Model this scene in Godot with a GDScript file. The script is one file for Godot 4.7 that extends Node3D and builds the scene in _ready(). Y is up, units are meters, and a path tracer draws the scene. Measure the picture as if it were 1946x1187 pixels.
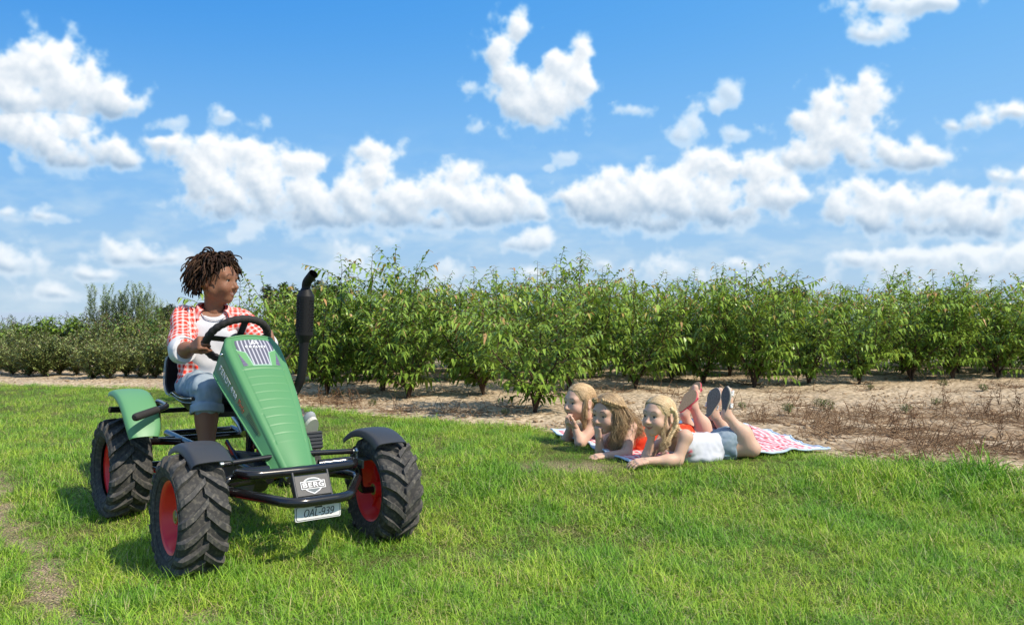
extends Node3D
# A boy on a green pedal tractor on a lawn, three girls on a checked blanket, a field of young trees behind.

const UPV := Vector3(0, 1, 0)
var rng := RandomNumberGenerator.new()
var taken := {}
var soft_noise := FastNoiseLite.new()


# ---------------------------------------------------------------- mesh building
class MB:
	var v := PackedVector3Array()
	var n := PackedVector3Array()
	var c := PackedColorArray()
	var uv := PackedVector2Array()
	var i := PackedInt32Array()
	var col := Color(1, 1, 1)

	func commit() -> ArrayMesh:
		var a := []
		a.resize(Mesh.ARRAY_MAX)
		a[Mesh.ARRAY_VERTEX] = v
		a[Mesh.ARRAY_NORMAL] = n
		a[Mesh.ARRAY_COLOR] = c
		a[Mesh.ARRAY_TEX_UV] = uv
		a[Mesh.ARRAY_INDEX] = i
		var m := ArrayMesh.new()
		m.add_surface_from_arrays(Mesh.PRIMITIVE_TRIANGLES, a)
		return m

	# rows of points; normals point along (along a row) x (across the rows)
	func grid(rows: Array, wrap := false, flip := false, cols = null, uvs = null) -> void:
		var base := v.size()
		var R := rows.size()
		var C: int = rows[0].size()
		var nn := PackedVector3Array()
		nn.resize(R * C)
		var last := C if wrap else C - 1
		for r in R - 1:
			var p: PackedVector3Array = rows[r]
			var q: PackedVector3Array = rows[r + 1]
			for k in last:
				var k2 := (k + 1) % C
				var f := (q[k2] - p[k]).cross(q[k] - p[k2])
				if flip:
					f = -f
				nn[r * C + k] += f
				nn[r * C + k2] += f
				nn[(r + 1) * C + k] += f
				nn[(r + 1) * C + k2] += f
				var a := base + r * C + k
				var b := base + r * C + k2
				var d := base + (r + 1) * C + k
				var e := base + (r + 1) * C + k2
				if flip:
					i.append_array([a, b, e, a, e, d])
				else:
					i.append_array([a, e, b, a, d, e])
		for r in R:
			var p: PackedVector3Array = rows[r]
			for k in C:
				v.append(p[k])
				n.append(nn[r * C + k].normalized())
				c.append(cols[r][k] if cols != null else col)
				uv.append(uvs[r][k] if uvs != null else Vector2(float(k) / C, float(r) / R))

	func tri(a: Vector3, b: Vector3, d: Vector3, away: Vector3) -> void:
		var f := (b - a).cross(d - a).normalized()
		var s := v.size()
		if f.dot((a + b + d) / 3.0 - away) < 0:
			f = -f
			i.append_array([s, s + 1, s + 2])
		else:
			i.append_array([s, s + 2, s + 1])
		v.append_array([a, b, d])
		n.append_array([f, f, f])
		c.append_array([col, col, col])
		uv.append_array([Vector2.ZERO, Vector2.ZERO, Vector2.ZERO])

	func quad(a: Vector3, b: Vector3, d: Vector3, e: Vector3, away: Vector3) -> void:
		tri(a, b, d, away)
		tri(a, d, e, away)

	func tube(path: PackedVector3Array, radii: PackedFloat32Array, sides := 8, caps := true, closed := false, squash := 1.0) -> void:
		var rows := []
		var m := path.size()
		var t0 := (path[1] - path[0]).normalized()
		var u := t0.cross(Vector3(0, 1, 0))
		if u.length() < 0.1:
			u = t0.cross(Vector3(1, 0, 0))
		u = u.normalized()
		for k in m:
			var t: Vector3
			if closed:
				t = path[(k + 1) % m] - path[(k + m - 1) % m]
			else:
				t = path[mini(k + 1, m - 1)] - path[maxi(k - 1, 0)]
			t = t.normalized()
			u = (u - t * u.dot(t)).normalized()
			var w := t.cross(u)
			var row := PackedVector3Array()
			var rad := radii[mini(k, radii.size() - 1)]
			for s in sides:
				var a := TAU * s / sides
				row.append(path[k] + (u * cos(a) + w * sin(a) * squash) * rad)
			rows.append(row)
		if closed:
			rows.append(rows[0])
		grid(rows, true)
		if caps and not closed:
			for e in 2:
				var row: PackedVector3Array = rows[0] if e == 0 else rows[m - 1]
				var mid := path[0] if e == 0 else path[m - 1]
				var back := path[1] if e == 0 else path[m - 2]
				for s in sides:
					tri(mid, row[s], row[(s + 1) % sides], back)

	# profile of (radius, height) turned about the y axis of xf; sharp turns are kept sharp
	func lathe(prof: PackedVector2Array, segs: int, xf: Transform3D, flip := false) -> void:
		var start := 0
		for k in range(1, prof.size()):
			var cut := k == prof.size() - 1
			if not cut:
				var a := (prof[k] - prof[k - 1]).normalized()
				var b := (prof[k + 1] - prof[k]).normalized()
				cut = a.dot(b) < 0.8
			if cut:
				var rows := []
				for j in range(start, k + 1):
					var row := PackedVector3Array()
					for s in segs:
						var a := TAU * s / segs
						row.append(xf * Vector3(prof[j].x * cos(a), prof[j].y, prof[j].x * sin(a)))
					rows.append(row)
				grid(rows, true, not flip)
				start = k

	func rbox(xf: Transform3D, size: Vector3, b := 0.003) -> void:
		var h := size * 0.5
		var mid := xf.origin
		var P := func(sx: int, sy: int, sz: int, ax: int) -> Vector3:
			var q := Vector3(sx * (h.x - (0.0 if ax == 0 else b)), sy * (h.y - (0.0 if ax == 1 else b)), sz * (h.z - (0.0 if ax == 2 else b)))
			return xf * q
		for s in [-1, 1]:
			quad(P.call(s, -1, -1, 0), P.call(s, 1, -1, 0), P.call(s, 1, 1, 0), P.call(s, -1, 1, 0), mid)
			quad(P.call(-1, s, -1, 1), P.call(1, s, -1, 1), P.call(1, s, 1, 1), P.call(-1, s, 1, 1), mid)
			quad(P.call(-1, -1, s, 2), P.call(1, -1, s, 2), P.call(1, 1, s, 2), P.call(-1, 1, s, 2), mid)
			for t in [-1, 1]:
				quad(P.call(s, t, -1, 0), P.call(s, t, 1, 0), P.call(s, t, 1, 1), P.call(s, t, -1, 1), mid)
				quad(P.call(s, -1, t, 0), P.call(s, 1, t, 0), P.call(s, 1, t, 2), P.call(s, -1, t, 2), mid)
				quad(P.call(-1, s, t, 1), P.call(1, s, t, 1), P.call(1, s, t, 2), P.call(-1, s, t, 2), mid)
				for w in [-1, 1]:
					tri(P.call(s, t, w, 0), P.call(s, t, w, 1), P.call(s, t, w, 2), mid)

	# flat outline in the xy plane of xf, given thickness along z (0 to depth)
	func slab(outline: PackedVector2Array, depth: float, xf: Transform3D) -> void:
		var ids := Geometry2D.triangulate_polygon(outline)
		var front := xf * Vector3(0, 0, depth * 0.5)
		for k in range(0, ids.size(), 3):
			var a := outline[ids[k]]
			var b := outline[ids[k + 1]]
			var d := outline[ids[k + 2]]
			var mid := (a + b + d) / 3.0
			tri(xf * Vector3(a.x, a.y, depth), xf * Vector3(b.x, b.y, depth), xf * Vector3(d.x, d.y, depth), xf * Vector3(mid.x, mid.y, depth * 0.5))
			tri(xf * Vector3(a.x, a.y, 0), xf * Vector3(b.x, b.y, 0), xf * Vector3(d.x, d.y, 0), xf * Vector3(mid.x, mid.y, depth * 0.5))
		var ccw := not Geometry2D.is_polygon_clockwise(outline)
		for k in outline.size():
			var a := outline[k]
			var b := outline[(k + 1) % outline.size()]
			var out := Vector2(b.y - a.y, a.x - b.x).normalized() * (1.0 if ccw else -1.0)
			var inn := (a + b) * 0.5 - out * 0.01
			quad(xf * Vector3(a.x, a.y, 0), xf * Vector3(b.x, b.y, 0), xf * Vector3(b.x, b.y, depth), xf * Vector3(a.x, a.y, depth), xf * Vector3(inn.x, inn.y, depth * 0.5))

	func ball(mid: Vector3, r: Vector3, bas := Basis.IDENTITY, rings := 8, segs := 12) -> void:
		var rows := []
		for k in rings + 1:
			var t := PI * k / rings
			var row := PackedVector3Array()
			for s in segs:
				var a := TAU * s / segs
				row.append(mid + bas * (Vector3(sin(t) * cos(a), cos(t), sin(t) * sin(a)) * r))
			rows.append(row)
		grid(rows, true)


# ---------------------------------------------------------------- smooth joined solids, meshed as surface nets
class Solid:
	var kind := PackedInt32Array()
	var op := PackedInt32Array()
	var A := PackedVector3Array()
	var B := PackedVector3Array()
	var RA := PackedFloat32Array()
	var RB := PackedFloat32Array()
	var IL := PackedFloat32Array()
	var K := PackedFloat32Array()
	var turn: Array[Basis] = []
	var lo := Vector3(1e9, 1e9, 1e9)
	var hi := Vector3(-1e9, -1e9, -1e9)
	var fold: FastNoiseLite
	var fold_size := 0.0

	func put(k: int, o: int, a: Vector3, b: Vector3, ra: float, rb: float, soft: float, t: Basis) -> void:
		kind.append(k)
		op.append(o)
		A.append(a)
		B.append(b)
		RA.append(ra)
		RB.append(rb)
		K.append(maxf(soft, 1e-5))
		turn.append(t)
		IL.append(1.0 / maxf((b - a).length_squared(), 1e-9))
		if o == 0:
			var ends := [a, b] if k == 0 else [a]
			var m := maxf(ra, rb) if k == 0 else maxf(b.x, maxf(b.y, b.z))
			for e in ends:
				lo = lo.min(e - Vector3(m, m, m))
				hi = hi.max(e + Vector3(m, m, m))

	func cap(a: Vector3, b: Vector3, ra: float, rb: float, soft := 0.02, o := 0) -> void:
		put(0, o, a, b, ra, rb, soft, Basis.IDENTITY)

	func egg(mid: Vector3, r: Vector3, soft := 0.02, bas := Basis.IDENTITY, o := 0) -> void:
		put(1, o, mid, r, 0, 0, soft, bas.inverse())

	func cut(at: Vector3, normal: Vector3, soft := 0.004) -> void:   # keeps what lies behind the plane
		put(2, 2, at, normal.normalized(), 0, 0, soft, Basis.IDENTITY)

	func near(j: int, p: Vector3) -> float:   # a lower bound of the distance
		if kind[j] == 1:
			return p.distance_to(A[j]) - maxf(B[j].x, maxf(B[j].y, B[j].z))
		return one(j, p)

	func one(j: int, p: Vector3) -> float:
		if kind[j] == 0:
			var a := A[j]
			var ab := B[j] - a
			var t := clampf((p - a).dot(ab) * IL[j], 0.0, 1.0)
			return p.distance_to(a + ab * t) - lerpf(RA[j], RB[j], t)
		if kind[j] == 1:
			var q := turn[j] * (p - A[j])
			var r := B[j]
			q = q / r
			var k0 := q.length()
			var k1 := (q / r).length()
			return k0 * (k0 - 1.0) / maxf(k1, 1e-6)
		return (p - A[j]).dot(B[j])

	func field(p: Vector3, act: PackedInt32Array) -> float:
		var d := 1.0
		for j in act:
			var e := one(j, p)
			var k := K[j]
			if op[j] == 0:
				var h := maxf(k - absf(d - e), 0.0) / k
				d = minf(d, e) - h * h * k * 0.25
			else:
				if op[j] == 1:
					e = -e
				var h := maxf(k - absf(d - e), 0.0) / k
				d = maxf(d, e) + h * h * k * 0.25
		if fold_size > 0.0:
			d += fold.get_noise_3dv(p) * fold_size
		return d

	func mesh(mb: MB, cell: float, paint = null) -> void:
		var org := lo - Vector3(cell, cell, cell) * 2.5
		var span := (hi - lo) / cell
		var W := 6
		var bx := int(ceil((span.x + 5) / W))
		var by := int(ceil((span.y + 5) / W))
		var bz := int(ceil((span.z + 5) / W))
		var nx := bx * W + 1
		var ny := by * W + 1
		var nz := bz * W + 1
		var val := PackedFloat32Array()
		val.resize(nx * ny * nz)
		val.fill(1.0)
		var live: Array[Vector3i] = []
		var half := cell * W * 0.5 * 1.7321 + cell
		for z in bz:
			for y in by:
				for x in bx:
					var mid := org + (Vector3(x, y, z) * W + Vector3(W, W, W) * 0.5) * cell
					var act := PackedInt32Array()
					var some := false
					for j in kind.size():
						if near(j, mid) < half + K[j] * 1.2 + fold_size or op[j] == 2:
							act.append(j)
							some = some or op[j] == 0
					if not some:
						continue
					live.append(Vector3i(x, y, z))
					for kz in W + 1:
						for ky in W + 1:
							var at := (z * W + kz) * nx * ny + (y * W + ky) * nx + x * W
							var p := org + Vector3(x * W, y * W + ky, z * W + kz) * cell
							for kx in W + 1:
								if val[at + kx] == 1.0:
									val[at + kx] = field(p, act)
								p.x += cell
		var index := PackedInt32Array()
		index.resize(nx * ny * nz)
		index.fill(-1)
		var base := mb.v.size()
		var verts := PackedVector3Array()
		var off: Array[Vector3] = []
		var step := PackedInt32Array()
		for k in 8:
			off.append(Vector3(k & 1, (k >> 1) & 1, k >> 2))
			step.append((k & 1) + ((k >> 1) & 1) * nx + (k >> 2) * nx * ny)
		var edges := [[0, 1], [2, 3], [4, 5], [6, 7], [0, 2], [1, 3], [4, 6], [5, 7], [0, 4], [1, 5], [2, 6], [3, 7]]
		var cells := PackedInt32Array()
		for b in live:
			for kz in W:
				for ky in W:
					for kx in W:
						var x := b.x * W + kx
						var y := b.y * W + ky
						var z := b.z * W + kz
						var at := z * nx * ny + y * nx + x
						var m := 0
						for k in 8:
							if val[at + step[k]] < 0.0:
								m += 1
						if m == 0 or m == 8:
							continue
						var sum := Vector3.ZERO
						var cnt := 0
						for e in edges:
							var v0 := val[at + step[e[0]]]
							var v1 := val[at + step[e[1]]]
							if (v0 < 0.0) != (v1 < 0.0):
								sum += off[e[0]].lerp(off[e[1]], v0 / (v0 - v1))
								cnt += 1
						index[at] = verts.size()
						cells.append(at)
						verts.append(org + (Vector3(x, y, z) + sum / cnt) * cell)
		var nn := PackedVector3Array()
		nn.resize(verts.size())
		var ax := [1, nx, nx * ny]
		for at in cells:
			for a in 3:
				var p: int = ax[(a + 1) % 3]
				var q: int = ax[(a + 2) % 3]
				var v0 := val[at]
				var v1 := val[at + ax[a]]
				if (v0 < 0.0) == (v1 < 0.0):
					continue
				if at - p - q < 0:
					continue
				var i0 := index[at]
				var i1 := index[at - p]
				var i2 := index[at - p - q]
				var i3 := index[at - q]
				if i0 < 0 or i1 < 0 or i2 < 0 or i3 < 0:
					continue
				var f := (verts[i2] - verts[i0]).cross(verts[i3] - verts[i1])
				var want := Vector3.ZERO
				want[a] = 1.0 if v0 < 0.0 else -1.0
				var ok := f.dot(want) > 0
				if not ok:
					f = -f
				nn[i0] += f
				nn[i1] += f
				nn[i2] += f
				nn[i3] += f
				if ok:
					mb.i.append_array([base + i0, base + i2, base + i1, base + i0, base + i3, base + i2])
				else:
					mb.i.append_array([base + i0, base + i1, base + i2, base + i0, base + i2, base + i3])
		for k in verts.size():
			var nv := nn[k].normalized()
			mb.v.append(verts[k])
			mb.n.append(nv)
			mb.uv.append(Vector2(verts[k].x + verts[k].z, verts[k].y))
			mb.c.append(paint.call(verts[k], nv) if paint != null else mb.col)


# ---------------------------------------------------------------- scene objects
func numbered(called: String) -> String:
	var k: int = taken.get(called, 0)
	taken[called] = k + 1
	return called if k == 0 else "%s_%03d" % [called, k]


func tag(o: Node, label: String, category: String, group := "", kind := "") -> void:
	if label:
		o.set_meta("label", label)
	if category:
		o.set_meta("category", category)
	if group:
		o.set_meta("group", group)
	if kind:
		o.set_meta("kind", kind)


func thing(called: String, label: String, category: String, at := Vector3.ZERO, turn := 0.0, group := "") -> Node3D:
	var o := Node3D.new()
	o.name = numbered(called)
	add_child(o)
	o.position = at
	o.rotation.y = turn
	tag(o, label, category, group)
	return o


func obj(called: String, m: Mesh, mat: Material, parent: Node = self) -> MeshInstance3D:
	var o := MeshInstance3D.new()
	o.mesh = m
	o.material_override = mat
	if parent == self:
		o.name = numbered(called)
		add_child(o)
	else:
		var k: int = 0
		var want := called
		while parent.has_node(want):
			k += 1
			want = "%s_%03d" % [called, k]
		o.name = want
		parent.add_child(o)
	return o


func sub(called: String, parent: Node) -> Node3D:
	var o := Node3D.new()
	var k: int = 0
	var want := called
	while parent.has_node(want):
		k += 1
		want = "%s_%03d" % [called, k]
	o.name = want
	parent.add_child(o)
	return o


func lin(r: float, g: float, b: float) -> Color:
	return Color(r, g, b).linear_to_srgb()


func mat(c: Color, rough := 0.6, metal := 0.0, spec := 0.5) -> StandardMaterial3D:
	var m := StandardMaterial3D.new()
	m.albedo_color = c
	m.roughness = rough
	m.metallic = metal
	m.metallic_specular = spec
	return m


func vmat(rough := 0.7, spec := 0.4) -> StandardMaterial3D:
	var m := mat(Color(1, 1, 1), rough, 0.0, spec)
	m.vertex_color_use_as_albedo = true
	return m


func grain(m: StandardMaterial3D, freq: float, strength: float, scale := 1.0, octaves := 3, type := FastNoiseLite.TYPE_SIMPLEX) -> StandardMaterial3D:
	var t := NoiseTexture2D.new()
	t.width = 256
	t.height = 256
	t.seamless = true
	var f := FastNoiseLite.new()
	f.noise_type = type
	f.seed = int(freq * 1000) + 7
	f.frequency = freq
	f.fractal_octaves = octaves
	t.noise = f
	m.heightmap_enabled = true
	m.heightmap_texture = t
	m.heightmap_scale = strength
	m.uv1_triplanar = true
	m.uv1_scale = Vector3(scale, scale, scale)
	return m


# colour flecks over a base colour (dust, scuffs, weave), as a multiplied triplanar texture
func flecks(base: Color, other: Color, freq: float, at: float, wide: float, seed_: int, size := 256) -> ImageTexture:
	var f := FastNoiseLite.new()
	f.seed = seed_
	f.frequency = freq
	f.fractal_octaves = 4
	var src := f.get_seamless_image(size, size, false, false, 0.15, true)
	var im := Image.create(size, size, false, Image.FORMAT_RGB8)
	for y in size:
		for x in size:
			var k := smoothstep(at - wide, at + wide, src.get_pixel(x, y).r)
			im.set_pixel(x, y, base.lerp(other, k))
	return ImageTexture.create_from_image(im)


func lettering(words: String, parent: Node, m: Material, xf: Transform3D, wide: float, tall: float, font := "Droid Sans", bold := true, slant := 0.0) -> MeshInstance3D:
	var t := TextMesh.new()
	var f := SystemFont.new()
	f.font_names = PackedStringArray([font])
	f.font_weight = 700 if bold else 400
	t.font = f
	t.text = words
	t.font_size = 64
	t.pixel_size = 0.01
	t.depth = 0.05
	t.curve_step = 4.0
	var o := obj("lettering", t, m, parent)
	var b := t.get_aabb()
	var sx := wide / maxf(b.size.x, 1e-4)
	var sy := tall / maxf(b.size.y, 1e-4)
	var mid := b.get_center()
	var s := Basis(Vector3(sx, 0, 0), Vector3(slant * sy, sy, 0), Vector3(0, 0, 0.02))
	o.transform = xf * Transform3D(s, -(s * Vector3(mid.x, mid.y, 0)))
	return o


# the lawn lies a little lower than the field; beyond the nursery rows the land falls gently away
func hgt(x: float, z: float) -> float:
	return -0.0213 * maxf(0.0, -z - 12.0) + 0.1 * smoothstep(2.9, 4.3, -z) + 0.018 * smoothstep(-0.5, -1.1, x) * smoothstep(4.6, 3.6, -z) + 0.012 * soft_noise.get_noise_2d(x * 60.0, z * 60.0)


# far edge of the lawn: depth in front of the camera for each x
func lawn_edge(x: float) -> float:
	var e: float
	var X := [-14.0, -5.8, -3.7, -1.62, -0.70, 0.28, 1.0, 1.73, 2.57, 5.0]
	var D := [10.2, 8.8, 8.25, 6.43, 5.95, 5.34, 4.85, 4.30, 3.91, 3.2]
	if x <= X[0]:
		return D[0]
	for k in 9:
		if x <= X[k + 1]:
			e = lerpf(D[k], D[k + 1], (x - X[k]) / (X[k + 1] - X[k]))
			return e + 0.07 * soft_noise.get_noise_2d(x * 90.0, 31.0) + 0.05 * soft_noise.get_noise_2d(x * 330.0, 77.0)
	return D[9]


# ---------------------------------------------------------------- sky: a computed panorama of air and cumulus
func air(dir: Vector3) -> Color:
	var el := rad_to_deg(asin(clampf(dir.y, -1.0, 1.0)))
	var side := 0.5 + 0.5 * dir.x   # a little paler towards the sun's side
	var low := Color(0.735, 0.815, 0.875).lerp(Color(0.70, 0.79, 0.865), side)
	var mid := Color(0.47, 0.69, 0.90).lerp(Color(0.56, 0.755, 0.93), side)
	var high := Color(0.17, 0.505, 0.845).lerp(Color(0.44, 0.70, 0.925), side)
	var top := Color(0.10, 0.36, 0.72)
	if el < 10.0:
		return low.lerp(mid, smoothstep(-2.0, 11.0, el))
	if el < 24.0:
		return mid.lerp(high, smoothstep(8.0, 24.0, el) * 0.9 + 0.1 * (el - 10.0) / 14.0)
	return high.lerp(top, smoothstep(24.0, 80.0, el))


# each cloud: its base height, its greyness, then puffs (x, y, rx, ry) on the plane one unit north, in thousandths of 1.48
func cloud_list() -> Array:
	return [
		[255, 0.5, [60,110,58,50, 110,118,62,44, 25,150,70,52, 130,160,80,50, 190,185,62,40, 238,208,36,24, 60,195,90,30, 0,190,60,40]],
		[325, 0.45, [18,225,58,40, 100,238,66,40, 60,265,70,40, 150,272,68,38, 210,292,48,30, 130,300,70,22, 235,312,26,14]],
		[440, 0.6, [350,275,60,24, 430,290,68,36, 500,312,42,30, 400,330,80,46, 470,350,90,52, 540,372,62,48, 594,308,34,22, 565,338,42,32, 600,392,60,38, 430,388,60,32, 570,422,56,20, 640,412,50,22, 310,268,40,10]],
		[440, 0.5, [722,288,36,24, 704,312,28,30, 716,338,40,28, 690,372,60,44, 740,392,80,46, 652,372,26,26, 790,380,40,34, 700,420,70,20]],
		[435, 0.55, [862,336,38,24, 840,368,78,36, 902,376,70,40, 965,354,30,26, 980,388,50,34, 850,412,90,30, 940,416,70,24, 1020,410,28,12, 800,425,50,14]],
		[484, 0.4, [1022,448,34,24, 985,460,30,18, 1015,468,40,14]],
		[470, 0.2, [740,457,17,10]],
		[520, 0.4, [672,483,32,24, 662,510,36,24, 700,520,40,16]],
		[520, 0.35, [858,503,22,18, 850,518,26,10]],
		[508, 0.45, [230,470,42,18, 285,474,38,22, 210,492,36,12, 300,494,30,10, 255,492,70,14]],
		[540, 0.35, [165,520,48,16, 190,526,24,10]],
		[568, 0.3, [90,550,34,20, 110,560,40,10]],
		[420, 0.3, [32,405,42,16, 90,413,44,8, 130,420,24,5]],
		[520, 0.4, [12,488,40,30, 62,500,18,24, 30,508,50,12]],
		[236, 0.0, [424,220,22,15]],
		[252, -0.3, [503,238,20,13]],
		[246, -0.35, [325,236,34,11, 290,240,30,10]],
		[258, 0.15, [978,50,30,32, 948,92,34,34, 962,130,28,26, 990,150,40,26, 1010,168,64,24, 1108,98,20,26, 1100,135,24,34, 1056,130,36,20, 1112,165,20,26, 1075,158,34,30, 1060,110,26,22, 1030,214,62,40, 980,190,40,26, 1070,190,40,26]],
		[266, -0.3, [895,168,16,16, 920,244,30,16]],
		[446, 0.75, [1092,380,36,26, 1130,362,38,22, 1180,350,60,32, 1244,344,60,26, 1336,312,40,30, 1390,308,52,32, 1440,320,42,28, 1482,350,38,32, 1512,376,24,14, 1300,370,140,42, 1200,396,100,36, 1400,386,100,36, 1270,420,130,26]],
		[275, -0.25, [1390,176,20,20, 1352,206,34,18, 1318,240,36,22, 1400,256,30,16, 1300,262,24,16]],
		[335, 0.25, [1652,164,38,30, 1602,190,56,36, 1640,205,48,32, 1562,228,56,36, 1548,272,58,46, 1620,272,52,42, 1730,288,58,26, 1782,308,40,22, 1690,308,60,24, 1530,310,44,20]],
		[455, 0.75, [1640,368,60,28, 1600,390,30,22, 1700,378,60,36, 1660,410,86,32, 1790,388,60,36, 1852,374,58,20, 1900,400,76,40, 1760,428,120,24, 1870,440,90,20]],
		[352, 0.2, [1908,336,34,18, 1950,340,40,22]],
		[84, 0.0, [1705,6,100,20, 1682,52,54,28, 1765,2,60,16, 1650,66,34,16]],
		[256, 0.1, [1862,228,48,20, 1922,210,36,14, 1820,240,26,9]],
		[552, 0.3, [1640,495,50,18, 1690,488,42,20, 1760,494,60,18, 1822,488,80,22, 1902,488,76,24, 1800,520,160,22, 1960,490,60,30]],
		[536, 0.3, [1250,508,50,22, 1150,500,16,12, 1400,505,42,16, 1310,522,60,14, 1010,522,30,12]],
		[310, -0.4, [1075,300,26,12, 1040,318,10,6, 1200,210,30,12]],
		[452, -0.15, [470,432,30,20, 455,446,20,10]],
	]


func make_sky() -> Sky:
	var W := 4096
	var H := 2048
	var small := Image.create(512, 256, false, Image.FORMAT_RGB8)
	var puff := FastNoiseLite.new()
	puff.seed = 5
	puff.frequency = 0.9
	puff.fractal_octaves = 5
	for y in 256:
		var el := PI * (0.5 - (y + 0.5) / 256.0)
		for x in 512:
			var az := TAU * ((x + 0.5) / 512.0 - 0.5)
			var dir := Vector3(sin(az) * cos(el), sin(el), -cos(az) * cos(el))
			var c := air(Vector3(dir.x, dir.y, dir.z))
			if dir.y > 0.0:
				var q := dir / (dir.y + 0.12)
				var m := smoothstep(0.02, 0.30, puff.get_noise_3d(q.x * 1.1, 9.0, q.z * 1.1)) * smoothstep(0.0, 0.08, dir.y)
				c = c.lerp(Color(0.93, 0.945, 0.96), 0.85 * m)
			small.set_pixel(x, y, c)
	small.resize(W, H, Image.INTERPOLATE_CUBIC)
	# the part of the sky over the field, at full resolution
	var x0 := 1500
	var x1 := 2600
	var y0 := 700
	var y1 := 1030
	var w := x1 - x0
	var h := y1 - y0
	var dens := PackedFloat32Array()
	var high := PackedFloat32Array()
	var grey := PackedFloat32Array()
	dens.resize(w * h)
	high.resize(w * h)
	grey.resize(w * h)
	var soft := PackedFloat32Array()
	var thin := PackedFloat32Array()
	soft.resize(w * h)
	thin.resize(w * h)
	var wisp := PackedFloat32Array()
	wisp.resize(w * h)
	var U := PackedFloat32Array()
	var V := PackedFloat32Array()
	U.resize(w * h)
	V.resize(w * h)
	var n1 := FastNoiseLite.new()
	n1.seed = 21
	n1.frequency = 0.013
	n1.fractal_octaves = 6
	n1.fractal_gain = 0.55
	var n2 := FastNoiseLite.new()
	n2.seed = 4
	n2.noise_type = FastNoiseLite.TYPE_CELLULAR
	n2.cellular_return_type = FastNoiseLite.RETURN_DISTANCE
	n2.frequency = 0.024
	n2.fractal_type = FastNoiseLite.FRACTAL_FBM
	n2.fractal_octaves = 3
	n2.domain_warp_enabled = true
	n2.domain_warp_amplitude = 14.0
	n2.domain_warp_frequency = 0.02
	var edge := PackedFloat32Array()
	edge.resize(w * h)
	for y in h:
		var el := PI * (0.5 - (y0 + y + 0.5) / H)
		for x in w:
			var az := TAU * ((x0 + x + 0.5) / W - 0.5)
			var k := y * w + x
			U[k] = 973.0 + 1480.0 * tan(az)
			V[k] = 593.5 - 1480.0 * tan(el) / cos(az)
			edge[k] = 0.80 * n1.get_noise_2d(U[k], V[k]) - 0.22 * (n2.get_noise_2d(U[k], V[k]) + 0.45)
	var list := cloud_list()
	for cl in list:
		var q: Array = cl[2]
		var base: float = cl[0]
		var lo := Vector2(1e9, 1e9)
		var hi := Vector2(-1e9, -1e9)
		for k in range(0, q.size(), 4):
			lo = lo.min(Vector2(q[k] - q[k + 2] * 1.9, q[k + 1] - q[k + 3] * 1.9))
			hi = hi.max(Vector2(q[k] + q[k + 2] * 1.9, q[k + 1] + q[k + 3] * 1.9))
		var top_y := 1e9
		for k in range(0, q.size(), 4):
			top_y = minf(top_y, q[k + 1] - q[k + 3])
		# bounding box in the panorama
		var ax0 := int((atan((lo.x - 973.0) / 1480.0) / TAU + 0.5) * W) - x0 - 2
		var ax1 := int((atan((hi.x - 973.0) / 1480.0) / TAU + 0.5) * W) - x0 + 2
		var pq := PackedFloat32Array()
		for a in q:
			pq.append(a)
		for y in h:
			for x in range(maxi(ax0, 0), mini(ax1, w)):
				var k := y * w + x
				var u := U[k]
				var v := V[k]
				if v < lo.y or v > hi.y:
					continue
				var s := 0.0
				for j in range(0, pq.size(), 4):
					var a := (u - pq[j]) / pq[j + 2]
					var b := (v - pq[j + 1]) / pq[j + 3]
					var d := a * a + b * b
					if d < 3.4:
						s += exp(-1.1 * d)
				if s < 0.02:
					continue
				s = 1.0 - exp(-1.6 * s)
				wisp[k] = maxf(wisp[k], smoothstep(0.0, 0.55, s - 0.22 + edge[k] * 1.25) * (0.55 if cl[1] < 0.1 else 0.42))
				var under := smoothstep(base - 26.0, base + 12.0, v)
				var e := s - 0.42 - under * 0.30 + edge[k] * (0.85 - 0.30 * under)
				if cl[1] < 0.0:
					e += cl[1] * 0.3
				if high[k] == 0.0 or e > dens[k]:
					dens[k] = e
					high[k] = s * 0.8 + edge[k] * 0.42
					grey[k] = maxf(cl[1], 0.0) * smoothstep(maxf(base - 130.0, lerpf(top_y, base, 0.5)), base - 2.0, v) * minf(1.0, 0.35 + (base - top_y) / 160.0) + (0.0 if cl[1] >= 0.0 else 0.1)
					soft[k] = smoothstep(base - 70.0, base + 5.0, v)
					thin[k] = 1.0 if cl[1] >= 0.1 else (0.8 if cl[1] >= 0.0 else 0.55)
	var im := small
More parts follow.
